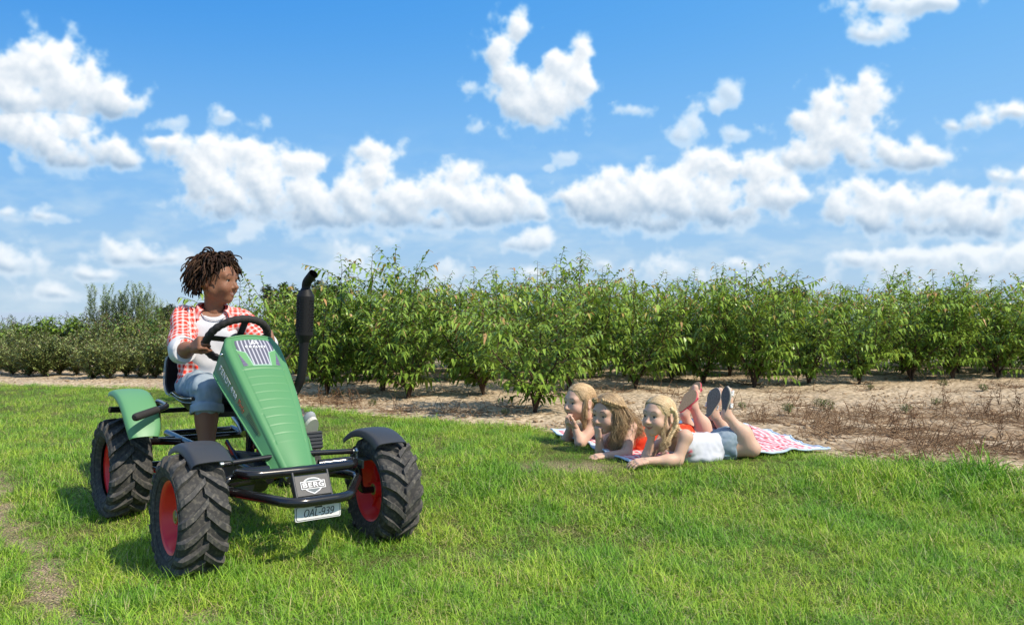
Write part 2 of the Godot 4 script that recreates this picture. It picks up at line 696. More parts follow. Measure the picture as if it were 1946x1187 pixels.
	for y in h:
		for x in w:
			var k := y * w + x
			var c := im.get_pixel(x0 + x, y0 + y)
			var el := PI * (0.5 - (y0 + y + 0.5) / H)
			var az := TAU * ((x0 + x + 0.5) / W - 0.5)
			var bare := air(Vector3(sin(az) * cos(el), sin(el), -cos(az) * cos(el)))
			var m := smoothstep(0.0, 60.0, minf(x, w - 1 - x)) * smoothstep(0.0, 50.0, y)
			c = c.lerp(bare, m)
			var veil := clampf(0.9 * n1.get_noise_2d(U[k] * 0.45 + 700.0, V[k] * 1.3) + 0.18, 0.0, 1.0) * smoothstep(200.0, 520.0, V[k]) * 0.85
			c = c.lerp(Color(0.83, 0.88, 0.92), veil * m)
			c = c.lerp(Color(0.90, 0.93, 0.96), wisp[k] * m)
			var d := dens[k]
			if d > -0.06 and high[k] != 0.0:
				var a := smoothstep(-0.06, lerpf(0.42, 0.74, soft[k]), d) * 0.97 * thin[k] * lerpf(0.78, 1.0, smoothstep(0.05, 0.55, d))
				# the side of each billow turned to the sun (right, above) is whiter
				var lx := high[maxi(x - 5, 0) + y * w] - high[mini(x + 5, w - 1) + y * w]
				var ly := high[x + mini(y + 5, h - 1) * w] - high[x + maxi(y - 5, 0) * w]
				var s := 0.885 + clampf(0.20 * lx + 0.36 * ly, -0.16, 0.13) - 0.30 * grey[k] * smoothstep(0.05, 0.55, d) + 0.05 * smoothstep(0.5, 0.1, d)
				var t := clampf((s - 0.60) / 0.37, 0.0, 1.0)
				var cc := Color(0.58, 0.68, 0.78).lerp(Color(0.985, 0.985, 0.985), t)
				var haze := smoothstep(330.0, 590.0, V[k])
				cc = cc.lerp(bare, 0.30 * haze)
				c = c.lerp(cc, a * m)
			im.set_pixel(x0 + x, y0 + y, c)
	# Godot's panorama begins in the north; so far the north lies in the middle
	var turned := Image.create(W, H, false, Image.FORMAT_RGB8)
	turned.blit_rect(im, Rect2i(W / 2, 0, W / 2, H), Vector2i(0, 0))
	turned.blit_rect(im, Rect2i(0, 0, W / 2, H), Vector2i(W / 2, 0))
	im = turned
	var pm := PanoramaSkyMaterial.new()
	pm.panorama = ImageTexture.create_from_image(im)
	var sky := Sky.new()
	sky.sky_material = pm
	return sky


func light_and_camera() -> void:
	var cam := Camera3D.new()
	cam.name = "camera"
	cam.position = Vector3(0, 0.91, 0)
	cam.fov = rad_to_deg(2.0 * atan(593.5 / 1480.0))
	cam.near = 0.05
	cam.far = 4000.0
	add_child(cam)
	cam.current = true
	var sun := DirectionalLight3D.new()
	sun.name = "sun"
	sun.light_energy = 1.55
	sun.light_color = Color(1.0, 0.955, 0.88)
	sun.light_angular_distance = 0.5
	sun.shadow_enabled = true
	add_child(sun)
	var to_sun := Vector3(0.60, 0.80, 0.36).normalized()
	sun.look_at_from_position(Vector3.ZERO, -to_sun, UPV)
	var we := WorldEnvironment.new()
	we.name = "world_environment"
	var env := Environment.new()
	env.background_mode = Environment.BG_SKY
	env.sky = make_sky()
	env.background_energy_multiplier = 1.0
	env.tonemap_mode = Environment.TONE_MAPPER_LINEAR
	env.tonemap_exposure = 1.12
	env.sdfgi_enabled = true
	env.ssao_enabled = true
	env.ssil_enabled = true
	we.environment = env
	add_child(we)


# ---------------------------------------------------------------- soil, lawn, grass
func make_ground() -> void:
	var f := FastNoiseLite.new()
	f.seed = 3
	f.frequency = 1.0
	f.fractal_octaves = 5
	var clod := FastNoiseLite.new()
	clod.seed = 9
	clod.frequency = 5.0
	clod.fractal_octaves = 3
	# bare sandy soil, one sheet to the horizon
	var xs := PackedFloat32Array()
	var x := -9.0
	while x < 9.01:
		xs.append(x)
		x += 0.045
	for far in [14.0, 30.0, 80.0, 300.0, 1500.0]:
		xs.append(far)
		xs.insert(0, -far)
	var ds := PackedFloat32Array([-1500.0, -60.0, -8.0, 1.0, 2.4])
	var d := 3.4
	while d < 11.0:
		ds.append(d)
		d += 0.045
	while d < 22.0:
		ds.append(d)
		d += 0.25
	ds.append_array([30.0, 60.0, 200.0, 1500.0])
	var rows := []
	var cols := []
	for dd in ds:
		var row := PackedVector3Array()
		var cr := PackedColorArray()
		for xx in xs:
			var inside := smoothstep(0.12, -0.12, dd - lawn_edge(xx)) if dd > 0.0 else 1.0
			var y := hgt(xx, -dd)
			var r := 0.022 * f.get_noise_2d(xx * 1.2, dd * 1.6) + 0.018 * maxf(0.0, clod.get_noise_2d(xx, dd))
			if dd > 24.0:
				r = 0.0
			y += r - inside * 0.05 + 0.004
			row.append(Vector3(xx, y, -dd))
			var k := clampf(0.5 + 0.9 * f.get_noise_2d(xx * 0.7 + 40.0, dd * 1.1), 0.0, 1.0)
			var c := Color(0.46, 0.36, 0.245).lerp(Color(0.62, 0.50, 0.355), k)
			var brown := clampf(0.65 + 1.5 * f.get_noise_2d(xx * 1.3 + 9.0, dd * 2.4), 0.0, 1.0) * smoothstep(1.4, 2.3, xx) * smoothstep(7.4, 6.0, dd)
			c = c.lerp(Color(0.26, 0.17, 0.10), 0.70 * brown)
			cr.append(c)
		rows.append(row)
		cols.append(cr)
	var mb := MB.new()
	mb.grid(rows, false, false, cols)
	var m := vmat(0.95, 0.2)
	m.albedo_texture = flecks(Color(0.74, 0.72, 0.69), Color(1, 1, 1), 0.03, 0.45, 0.22, 11, 512)
	grain(m, 0.022, 2.4, 1.1, 6)
	m.uv1_world_triplanar = true
	var g := obj("soil_ground", mb.commit(), m)
	tag(g, "bare sandy soil of the tree field reaching to the horizon", "ground", "", "structure")

	# the lawn's own earth and thatch
	rows = []
	cols = []
	x = -14.0
	var n := 90
	while x < 5.01:
		var row := PackedVector3Array()
		var cr := PackedColorArray()
		var e := lawn_edge(x)
		for k in n + 1:
			var t := float(k) / n
			var dd := lerpf(-4.0, e, 1.0 - (1.0 - t) * (1.0 - t) * 0.0) if k > 0 else -4.0
			dd = -4.0 + (e + 4.0) * t
			var y := hgt(x, -dd) + 0.008 - 0.03 * smoothstep(0.92, 1.0, t) * 0.6
			row.append(Vector3(x, y, -dd))
			var b := bare_patch(x, dd)
			var k2 := clampf(0.5 + 0.8 * f.get_noise_2d(x * 3.0, dd * 3.0), 0.0, 1.0)
			var c := Color(0.115, 0.165, 0.035).lerp(Color(0.25, 0.25, 0.09), k2)
			c = c.lerp(Color(0.56, 0.43, 0.29), minf(b * 1.5, 1.0))
			cr.append(c)
		rows.append(row)
		cols.append(cr)
		x += 0.05
	mb = MB.new()
	mb.grid(rows, false, true, cols)
	m = vmat(0.95, 0.2)
	m.albedo_texture = flecks(Color(0.62, 0.62, 0.60), Color(1, 1, 1), 0.09, 0.5, 0.2, 5)
	grain(m, 0.06, 1.2, 4.0, 5)
	m.uv1_world_triplanar = true
	g = obj("lawn_ground", mb.commit(), m)
	tag(g, "earth and thatch under the mown lawn", "lawn", "", "structure")


# where the grass is worn down to earth: a rut at the left, a scuffed spot before the blanket
func bare_patch(x: float, d: float) -> float:
	var b := 0.0
	var rut := x - (-1.39 + (d - 2.39) * -0.82) - 0.06 * soft_noise.get_noise_2d(d * 120.0, 5.0)
	b = maxf(b, 0.72 * smoothstep(0.11, 0.02, absf(rut) + 0.09 * soft_noise.get_noise_2d(x * 300.0, d * 300.0)) * smoothstep(4.6, 3.6, d))
	var s := Vector2((x - 0.26) / 0.36, (d - 4.10) / 0.16).length()
	b = maxf(b, 0.40 * smoothstep(1.0, 0.35, s + 0.7 * soft_noise.get_noise_2d(x * 200.0, d * 200.0)))
	var s2 := Vector2((x + 0.9) / 0.25, (d - 2.25) / 0.12).length()
	b = maxf(b, 0.5 * smoothstep(1.1, 0.4, s2))
	return clampf(b + 0.25 * b * soft_noise.get_noise_2d(x * 500.0, d * 500.0), 0.0, 1.0)


func tuft(kind: int) -> ArrayMesh:
	var mb := MB.new()
	var blades := 20
	for b in blades:
		var a := rng.randf() * TAU
		var r := sqrt(rng.randf()) * 0.045
		var at := Vector3(cos(a) * r, -0.006, sin(a) * r)
		var ln := rng.randf_range(0.040, 0.105)
		var lean := rng.randf_range(0.3, 1.6) if kind < 2 else rng.randf_range(0.9, 2.7)
		var da := rng.randf() * TAU
		var side := Vector3(cos(da), 0, sin(da))
		var wide := rng.randf_range(0.0009, 0.0019)
		var face := side.cross(UPV).rotated(UPV, rng.randf_range(-0.5, 0.5))
		var k := rng.randf()
		var c := Color(0.165, 0.345, 0.022).lerp(Color(0.40, 0.56, 0.075), k)
		if rng.randf() < 0.16:
			c = Color(0.075, 0.17, 0.016)
		if rng.randf() < 0.12:
			c = Color(0.46, 0.42, 0.20)
		var rows := []
		var cr := []
		var p := at
		var tilt := lean * 0.35
		var segs := 4
		for s in segs + 1:
			var t := float(s) / segs
			var w := wide * (1.0 - t * t * 0.94)
			rows.append(PackedVector3Array([p - face * w, p + face * w]))
			cr.append(PackedColorArray([c, c]))
			tilt += lean * 0.42
			p += (UPV * cos(tilt) + side * sin(tilt)) * ln / segs
		mb.grid(rows, false, false, cr)
	return mb.commit()


func make_grass() -> void:
	rng.seed = 101
	var m := vmat(0.5, 0.35)
	m.backlight_enabled = true
	m.backlight = Color(0.62, 0.62, 0.62)
	var kinds := []
	for k in 5:
		kinds.append([tuft(k), [], []])
	var patch := FastNoiseLite.new()
	patch.seed = 77
	patch.frequency = 1.1
	patch.fractal_octaves = 3
	var total := 110000
	var made := 0
	while made < total:
		# more of them near the camera
		var d := 1.3 + 8.6 * pow(rng.randf(), 1.7)
		var x := rng.randf_range(-1.0, 1.0) * (0.75 * d + 0.9)
		made += 1
		if d > lawn_edge(x) + 0.02:
			continue
		var bare := bare_patch(x, d)
		if rng.randf() < bare * (0.97 if d < 3.8 and x < -1.0 else 0.85):
			continue
		# not under the tyres or the blanket
		var p := patch.get_noise_2d(x, d)
		if p < -0.08 and rng.randf() < smoothstep(-0.12, -0.45, p) * 0.38 and x < 1.6:
			continue
		var s := 0.55 + 0.50 * rng.randf() * rng.randf() + 0.45 * p + 0.12 * rng.randf()
		s = maxf(s, 0.38)
		s *= 1.0 + 1.0 * smoothstep(1.0, 2.5, x) * smoothstep(2.6, 3.6, d)
		s *= 1.0 - 0.55 * bare
		if x > 0.15 and x < 1.95 and d > 4.02 and d < 5.4:
			s *= 0.55
			if on_blanket(x, d):
				continue
		s *= lerpf(1.0, 0.72, smoothstep(4.0, 8.0, d)) * 0.92
		var b := Basis(UPV, rng.randf() * TAU).scaled(Vector3(s * rng.randf_range(0.9, 1.25), s, s * rng.randf_range(0.9, 1.25)))
		var k := rng.randi() % 5
		kinds[k][1].append(Transform3D(b, Vector3(x, hgt(x, -d) + 0.008, -d)))
		var hue := clampf(0.5 + 1.1 * patch.get_noise_2d(x * 2.0 + 31.0, d * 2.0) + rng.randf_range(-0.25, 0.25), 0.0, 1.0)
		kinds[k][2].append(Color(0.64, 0.86, 0.72).lerp(Color(1.24, 1.13, 1.05), hue))
	for k in 5:
		var mm := MultiMesh.new()
		mm.transform_format = MultiMesh.TRANSFORM_3D
		mm.use_colors = true
		mm.mesh = kinds[k][0]
		mm.instance_count = kinds[k][1].size()
		for j in kinds[k][1].size():
			mm.set_instance_transform(j, kinds[k][1][j])
			mm.set_instance_color(j, kinds[k][2][j])
		var o := MultiMeshInstance3D.new()
		o.multimesh = mm
		o.material_override = m
		o.name = numbered("lawn_grass")
		add_child(o)
		tag(o, "bright green tousled grass covering the lawn", "grass", "blades of the lawn", "stuff")


func on_blanket(x: float, d: float) -> bool:
	return Geometry2D.is_point_in_polygon(Vector2(x, d), PackedVector2Array([Vector2(0.24, 5.25), Vector2(0.64, 4.13), Vector2(1.88, 4.5), Vector2(1.78, 5.25)]))


# ---------------------------------------------------------------- trees, shrubs, weeds
func leaf(mb: MB, at: Vector3, dirn: Vector3, up: Vector3, ln: float, wide: float, droop: float, c: Color) -> void:
	var side := dirn.cross(up).normalized()
	var nrm := side.cross(dirn).normalized()
	var m1 := at + dirn * ln * 0.32 - UPV * droop * ln * 0.06
	var m2 := at + dirn * ln * 0.66 - UPV * droop * ln * 0.24
	var tip := at + dirn * ln - UPV * droop * ln * 0.55
	var b := mb.v.size()
	var lift := nrm * wide * 0.28
	mb.v.append_array([at, m1 + side * wide + lift, m1, m1 - side * wide + lift, m2 + side * wide * 0.72 + lift * 0.6, m2, m2 - side * wide * 0.72 + lift * 0.6, tip])
	var n1 := (nrm - side * 0.25).normalized()
	var n2 := (nrm + side * 0.25).normalized()
	mb.n.append_array([nrm, n1, nrm, n2, n1, nrm, n2, nrm])
	for k in 8:
		mb.c.append(c)
		mb.uv.append(Vector2.ZERO)
	# clockwise seen from above
	mb.i.append_array([b, b + 2, b + 1, b, b + 3, b + 2, b + 1, b + 2, b + 4, b + 2, b + 5, b + 4, b + 2, b + 3, b + 5, b + 3, b + 6, b + 5, b + 4, b + 5, b + 7, b + 5, b + 6, b + 7])


# o: height, spread, stems, twigs, leaf length/width, colours; returns [wood, leaves]
func plant(o: Dictionary) -> Array:
	var wood := MB.new()
	var green := MB.new()
	var tall: float = o["tall"]
	var wide: float = o["wide"]
	var foot: float = o.get("foot", 0.12)
	var ll: float = o["leaf"]
	var lw: float = o.get("leaf_wide", 0.19)
	var c0: Color = o["green"]
	var c1: Color = o["light"]
	var tipc: Color = o.get("tip", c1)
	var gap: float = o.get("gap", 0.022)
	var stems: int = o["stems"]
	var bark: Color = o.get("bark", Color(0.085, 0.058, 0.040))
	for k in stems:
		var az := TAU * (k + rng.randf_range(-0.25, 0.25)) / stems
		var outw := Vector3(cos(az), 0, sin(az))
		var reach := wide * rng.randf_range(0.45, 1.0) * (0.35 if k == 0 else 1.0)
		var high := tall * (rng.randf_range(0.72, 0.98) if k > 0 else 1.0)
		var pts := PackedVector3Array()
		var rad := PackedFloat32Array()
		var n := 12
		var w1 := rng.randf_range(-0.06, 0.06) * tall
		for j in n + 1:
			var t := float(j) / n
			# leave the foot together, spread, then turn upwards
			var r := reach * (smoothstep(0.0, 0.75, t) * 0.9 + 0.1 * t)
			var y := foot * minf(t * 3.0, 1.0) * 0.4 + (high - foot * 0.4) * pow(t, 1.05)
			pts.append(outw * r + UPV * y + outw.cross(UPV) * w1 * sin(t * 5.0) + Vector3(rng.randf_range(-1, 1), 0, rng.randf_range(-1, 1)) * 0.008 * tall)
			rad.append(lerpf(0.0115, 0.0018, pow(t, 0.7)) * tall * o.get("thick", 1.0))
		wood.col = bark
		wood.tube(pts, rad, 6, false)
		var twigs: int = o["twigs"]
		for q in twigs:
			var t := lerpf(o.get("low", 0.12), 0.97, (q + rng.randf()) / twigs)
			var f := t * n
			var i0 := mini(int(f), n - 1)
			var at: Vector3 = pts[i0].lerp(pts[i0 + 1], f - i0)
			var ta := rng.randf() * TAU
			var along: Vector3 = (pts[i0 + 1] - pts[i0]).normalized()
			var d: Vector3 = (Vector3(cos(ta), rng.randf_range(0.05, 0.75) + o.get("lift", 0.0), sin(ta)) + outw * 0.35 + along * o.get("upright", 0.3)).normalized()
			var ln: float = o["twig"] * lerpf(1.0, o.get("top", 0.6), t) * rng.randf_range(0.6, 1.2) * tall
			twig(wood, green, at, d, ln, ll, lw, gap, c0, c1, tipc, smoothstep(0.5, 1.0, t), o)
		# the leader itself
		var f0 := int(n * 0.55)
		for j in range(f0, n):
			twig(wood, green, pts[j], (pts[j + 1] - pts[j]).normalized(), pts[j].distance_to(pts[j + 1]), ll * 0.9, lw, gap, c0, c1, tipc, float(j) / n, o, false)
		if o.get("whip", true) and rng.randf() < 0.8:
			twig(wood, green, pts[n], (pts[n] - pts[n - 2]).normalized() + Vector3(rng.randf_range(-0.7, 0.7), 0.5, rng.randf_range(-0.7, 0.7)), tall * rng.randf_range(0.10, 0.24), ll, lw, gap * 0.9, c0, c1, tipc, 1.0, o)
	return [wood.commit(), green.commit()]


func twig(wood: MB, green: MB, at: Vector3, d: Vector3, ln: float, ll: float, lw: float, gap: float, c0: Color, c1: Color, tipc: Color, young: float, o: Dictionary, stick := true) -> void:
	d = d.normalized()
	var n := maxi(int(ln / gap), 2)
	var p := at
	var sag: float = o.get("sag", 0.035)
	var path := PackedVector3Array([at])
	var spin := rng.randf() * TAU
	for k in n:
		d = (d + Vector3(rng.randf_range(-0.07, 0.07), -sag * rng.randf(), rng.randf_range(-0.07, 0.07))).normalized()
		p += d * ln / n
		if k % 3 == 2 or k == n - 1:
			path.append(p)
		var t := float(k + 1) / n
		# two ranks of leaves, left and right of the twig
		var flat := d.cross(UPV)
		if flat.length() < 0.2:
			flat = Vector3(cos(spin), 0, sin(spin))
		flat = flat.normalized().rotated(d, rng.randf_range(-1.1, 1.1))
		for e in o.get("ranks", [1.0]):
			var s: float = (1.0 if k % 2 == 0 else -1.0) * e
			var ld := (flat * s + d * rng.randf_range(0.35, 0.9) + UPV * rng.randf_range(-0.25, 0.15)).normalized()
			var c := c0.lerp(c1, clampf(rng.randf() * 0.75 + 0.35 * young * t, 0.0, 1.0))
			if t > 0.75 and rng.randf() < o.get("tips", 0.35) * young:
				c = c.lerp(tipc, rng.randf_range(0.4, 1.0))
			var z := ll * rng.randf_range(0.7, 1.15) * (1.0 - 0.35 * maxf(0.0, t - 0.7) / 0.3)
			leaf(green, p, ld, UPV + flat * 0.2 * s, z, z * lw, o.get("droop", 1.0) * rng.randf_range(0.5, 1.2), c)
	if stick:
		var rad := PackedFloat32Array()
		for k in path.size():
			rad.append(lerpf(0.0028, 0.0010, float(k) / path.size()) * o.get("twig_thick", 1.0))
		wood.col = Color(0.10, 0.065, 0.040)
		wood.tube(path, rad, 4, false)


func leaf_mat(light := 0.55, rough := 0.42) -> StandardMaterial3D:
	var m := vmat(rough, 0.5)
	m.backlight_enabled = true
	m.backlight = Color(light, light, light * 0.8)
	return m


func place_plant(kind: Array, called: String, crown: String, label: String, category: String, group: String, at: Vector3, turn: float, scale_: float, wm: Material, lm: Material) -> Node3D:
	var t := thing(called, label, category, at, turn, group)
	t.basis = t.basis.scaled(Vector3(scale_, scale_, scale_))
	obj("trunk" if crown == "crown" else "stem", kind[0], wm, t)
	obj(crown, kind[1], lm, t)
	return t


func on_soil(px: float, py: float) -> Vector3:   # where on the level field a measured foot stands
	var d := 0.81 * 1480.0 / (py - 593.5)
	return Vector3((px - 973.0) * d / 1480.0, 0.10, -d)


const ORDER := ["first", "second", "third", "fourth", "fifth", "sixth", "seventh", "eighth", "ninth", "tenth", "eleventh", "twelfth", "thirteenth", "fourteenth", "fifteenth", "sixteenth", "seventeenth", "eighteenth", "nineteenth", "twentieth"]


func make_trees() -> void:
	rng.seed = 700
	var wm := vmat(0.85, 0.2)
	var lm := leaf_mat(0.74, 0.38)
	var kinds := []
	for k in 8:
		kinds.append(plant({"tall": rng.randf_range(0.98, 1.22), "wide": rng.randf_range(0.42, 0.54), "stems": 6 + k % 3, "twigs": 21, "twig": 0.32, "leaf": 0.078, "leaf_wide": 0.21, "gap": 0.021, "low": 0.10, "sag": 0.065, "droop": 1.25, "top": 0.84, "lift": 0.06,
			"green": Color(0.135, 0.240, 0.036), "light": Color(0.37, 0.53, 0.085), "tip": Color(0.55, 0.30, 0.14), "tips": 0.5, "ranks": [1.0]}))
	# the front row, foot by foot, then the rows behind it
	var front := [[480, 762, 1.0], [621, 750, 1.06], [728, 744, 1.05], [776, 757, 1.03], [918, 751, 1.05], [1018, 784, 1.0], [1080, 743, 1.02], [1208, 738, 1.06], [1278, 724, 1.0], [1338, 731, 1.04], [1433, 735, 1.06], [1537, 731, 1.08], [1634, 729, 1.02], [1731, 723, 1.06], [1812, 721, 1.02], [1898, 718, 1.05], [1990, 716, 1.0], [2080, 713, 1.02]]
	var place := ["behind the tractor's exhaust", "right of the exhaust", "left of the forked tree", "with a forked trunk leaning right", "left of the nearest tree", "standing nearest to the lawn", "behind the girls' heads", "right of the middle girl", "behind the sandals", "left of the dark sandals", "behind the dark sandals", "above the right end of the blanket", "two places right of the blanket", "third from the right edge", "second from the right edge", "nearest the right edge", "beyond the right edge", "last beyond the right edge"]
	for k in front.size():
		var f: Array = front[k]
		place_plant(kinds[k % 8], "young_tree", "crown", "leafy young tree of the front row, %s" % place[k], "tree", "young trees of the front row", on_soil(f[0], f[1]), rng.randf() * TAU, f[2] * rng.randf_range(0.93, 1.06), wm, lm)
	for row in 3:
		for k in 19:
			var t := k / 18.0
			var px := lerpf(520.0, 2060.0, t) + rng.randf_range(-18.0, 18.0) + row * 31.0
			var py: float = lerpf([727.0, 711.0, 700.0][row], [704.0, 694.0, 686.0][row], t)
			place_plant(kinds[(k + row * 3) % 8], "young_tree", "crown", "leafy young tree of the %s row, %s from the left" % [["second", "third", "fourth"][row], ORDER[k]], "tree", "young trees of the %s row" % ["second", "third", "fourth"][row], on_soil(px, py), rng.randf() * TAU, rng.randf_range(0.90, 1.10), wm, lm)
	# a lone shoot beside the boy's chin
	var shoot := plant({"tall": 1.05, "wide": 0.10, "stems": 2, "twigs": 5, "twig": 0.12, "leaf": 0.085, "gap": 0.03, "low": 0.3, "green": Color(0.07, 0.14, 0.02), "light": Color(0.16, 0.26, 0.04), "ranks": [1.0, -1.0]})
	place_plant(shoot, "sapling", "crown", "slim light green sapling rising behind the child's chin", "sapling", "", on_soil(466, 752) , 0.4, 1.0, wm, lm)


func make_shrubs() -> void:
	rng.seed = 800
	var wm := vmat(0.85, 0.2)
	var lm := leaf_mat(0.5, 0.5)
	# low dull shrubs along the far edge of the lawn at the left
	var low := []
	for k in 4:
		low.append(plant({"tall": rng.randf_range(0.40, 0.48), "wide": 0.24, "stems": 10, "twigs": 13, "twig": 0.40, "leaf": 0.040, "leaf_wide": 0.26, "gap": 0.017, "low": 0.02, "foot": 0.015, "sag": 0.01, "upright": 0.7, "droop": 0.4, "whip": true,
			"green": Color(0.135, 0.185, 0.050), "light": Color(0.29, 0.35, 0.105), "tip": Color(0.24, 0.15, 0.10), "tips": 0.45, "ranks": [1.0, -0.8]}))
	var px := -40.0
	var k := 0
	while px < 420.0:
		place_plant(low[k % 4], "low_shrub", "foliage", "small dull green shrub in the near nursery row, %s from the left edge" % ORDER[k], "shrub", "small shrubs of the nursery row", on_soil(px, 713.0 + rng.randf_range(-3.0, 4.0) + px * 0.02), rng.randf() * TAU, rng.randf_range(0.62, 1.18), wm, lm)
		px += rng.randf_range(24.0, 34.0)
		k += 1
	px = -30.0
	k = 0
	while px < 420.0:
		place_plant(low[(k + 2) % 4], "low_shrub", "foliage", "small dull green shrub of the second nursery row, %s from the left edge" % ORDER[k], "shrub", "small shrubs of the second nursery row", on_soil(px, 700.0 + rng.randf_range(-2.0, 2.0) + px * 0.015), rng.randf() * TAU, rng.randf_range(1.0, 1.2), wm, lm)
		px += rng.randf_range(25.0, 34.0)
		k += 1
	# taller bushes behind, each kind its own green
	var sorts := [
		[Color(0.08, 0.16, 0.020), Color(0.27, 0.40, 0.050), Color(0.2, 0.3, 0.04), 0.085, 0.30, "broad leaved yellow green bush"],
		[Color(0.085, 0.165, 0.032), Color(0.20, 0.32, 0.060), Color(0.15, 0.06, 0.05), 0.045, 0.24, "dark green bush with reddish tips"],
		[Color(0.105, 0.150, 0.032), Color(0.23, 0.26, 0.065), Color(0.19, 0.075, 0.05), 0.050, 0.30, "bronze tinted bush"],
	]
	var kinds := []
	for q in sorts:
		kinds.append(plant({"tall": 0.60, "wide": 0.42, "stems": 8, "twigs": 15, "twig": 0.34, "leaf": q[3], "leaf_wide": q[4], "gap": 0.026, "low": 0.10, "foot": 0.05, "sag": 0.03, "green": q[0], "light": q[1], "tip": q[2], "tips": 0.7, "ranks": [1.0, -0.8]}))
	var spots := [[-30, 684, 1], [25, 686, 0], [70, 685, 0], [112, 684, 0], [150, 683, 1], [192, 682, 2], [232, 683, 1], [268, 684, 2], [300, 690, 2], [335, 684, 2], [380, 682, 1], [-60, 678, 2], [48, 676, 1], [128, 675, 2], [206, 674, 1], [284, 676, 0], [330, 674, 1], [420, 675, 2], [450, 684, 1], [500, 680, 1]]
	var where := ["at the left edge", "second from the left edge", "with pale leaves, left one", "with pale leaves, right one", "right of the pale leaved ones", "below the wispy shoots", "below the wispy shoots' right end", "left of the child's shoulder", "beside the child's shoulder", "behind the child's sleeve", "behind the child's back"]
	for j in spots.size():
		var q: Array = spots[j]
		place_plant(kinds[q[2]], "bush", "foliage", "%s of the third row, %s" % [sorts[q[2]][5], where[j]] if j < 11 else "%s of the last row, %s from the left edge" % [sorts[q[2]][5], ORDER[j - 11]], "bush", "taller bushes behind the small shrubs", on_soil(q[0], q[1]), rng.randf() * TAU, rng.randf_range(0.78, 1.28), wm, lm)
	# the hedge-like band behind them, down to the horizon
	var band := []
	for j in 34:
		var dd := 15.0 + 2.2 * (j % 4) + rng.randf_range(-0.5, 0.5)
		band.append([-60.0 + 620.0 * float(j) / 33.0, dd])
	for j in band.size():
		var x: float = (band[j][0] - 973.0) * band[j][1] / 1480.0
		place_plant(kinds[[1, 0, 1, 2, 1][j % 5]], "bush", "foliage", "%s of the far green band, %s in line %s" % [sorts[[1, 0, 1, 2, 1][j % 5]][5], ORDER[j / 4], ["one", "two", "three", "four"][j % 4]], "bush", "bushes of the far green band", Vector3(x, hgt(x, -band[j][1]), -band[j][1]), rng.randf() * TAU, rng.randf_range(0.80, 1.32), wm, lm)
	# single yellow green plant at the end of the near row
	var single := plant({"tall": 0.80, "wide": 0.16, "stems": 3, "twigs": 6, "twig": 0.16, "leaf": 0.11, "leaf_wide": 0.33, "gap": 0.045, "low": 0.2, "green": Color(0.07, 0.15, 0.022), "light": Color(0.17, 0.28, 0.04), "ranks": [1.0]})
	place_plant(single, "leafy_plant", "foliage", "tall single plant with large light green leaves beside the seat", "plant", "", on_soil(290, 716), 1.0, 0.93, wm, lm)
	# wispy upright shoots, far behind
	var wisps := []
	for j in 3:
		wisps.append(plant({"tall": 1.75, "wide": 0.34, "stems": 12, "twigs": 20, "twig": 0.12, "leaf": 0.105, "leaf_wide": 0.15, "gap": 0.026, "low": 0.10, "foot": 0.04, "sag": 0.0, "upright": 1.6, "droop": 0.3, "thick": 0.5,
			"green": Color(0.22, 0.31, 0.15), "light": Color(0.37, 0.47, 0.24), "tips": 0.0, "ranks": [1.0, -1.0]}))
	var ws := [[186, 1.0], [212, 0.86], [232, 0.94], [254, 1.02], [276, 0.98]]
	var wl := ["first from the left", "second from the left", "in the middle", "fourth from the left", "next to the feathery one"]
	for j in 5:
		place_plant(wisps[j % 3], "willow_bush", "foliage", "wispy grey green willow shoots above the bushes, %s" % wl[j], "willow", "wispy willow shoots", Vector3((ws[j][0] - 973.0) * 21.0 / 1480.0, -0.09, -21.0), rng.randf() * TAU, ws[j][1] * 0.90 , wm, lm)
	var feather := plant({"tall": 1.3, "wide": 0.5, "stems": 16, "twigs": 26, "twig": 0.16, "leaf": 0.07, "leaf_wide": 0.08, "gap": 0.022, "low": 0.08, "foot": 0.04, "sag": 0.02, "upright": 0.9, "droop": 0.8, "thick": 0.5,
			"green": Color(0.17, 0.27, 0.055), "light": Color(0.31, 0.43, 0.10), "tips": 0.0, "ranks": [1.0, -1.0]})
	place_plant(feather, "feathery_bush", "foliage", "feathery light green bush between the willow shoots and the child's shoulder", "bush", "", Vector3((294.0 - 973.0) * 20.0 / 1480.0, -0.07, -20.0), 0.3, 0.98, wm, lm)
	# dark trees on the horizon
	var big := plant({"tall": 6.2, "wide": 2.6, "stems": 12, "twigs": 34, "twig": 0.26, "leaf": 0.55, "leaf_wide": 0.34, "gap": 0.17, "low": 0.08, "foot": 0.4, "sag": 0.02, "upright": 0.4, "droop": 0.5, "twig_thick": 8.0, "whip": false,
			"green": Color(0.022, 0.048, 0.026), "light": Color(0.055, 0.095, 0.045), "tips": 0.0, "ranks": [1.0, -0.8]})
	var far := [[541, 110.0, 0.80, "dark round tree far behind, just left of the exhaust"], [612, 110.0, 0.86, "dark round tree far behind, just right of the exhaust"], [806, 130.0, 0.78, "dark tree far behind the second row right of the exhaust"], [322, 95.0, 0.30, "small dark tree far behind the child's shoulder"], [1500, 120.0, 0.8, "dark far tree seen between the tree tops at the right"]]
	for q in far:
		place_plant(big, "far_tree", "crown", q[3], "tree", "dark trees on the horizon", Vector3((q[0] - 973.0) * q[1] / 1480.0, hgt(0.0, -q[1]), -q[1]), rng.randf() * TAU, q[2] + 0.0213 * (q[1] - 12.0) / 6.4, wm, lm)
	var mb := MB.new()
	mb.tube(PackedVector3Array([Vector3(0, 0, 0), Vector3(0, 8.2, 0), Vector3(0.02, 9.9, 0)]), PackedFloat32Array([0.20, 0.10, 0.02]), 10)
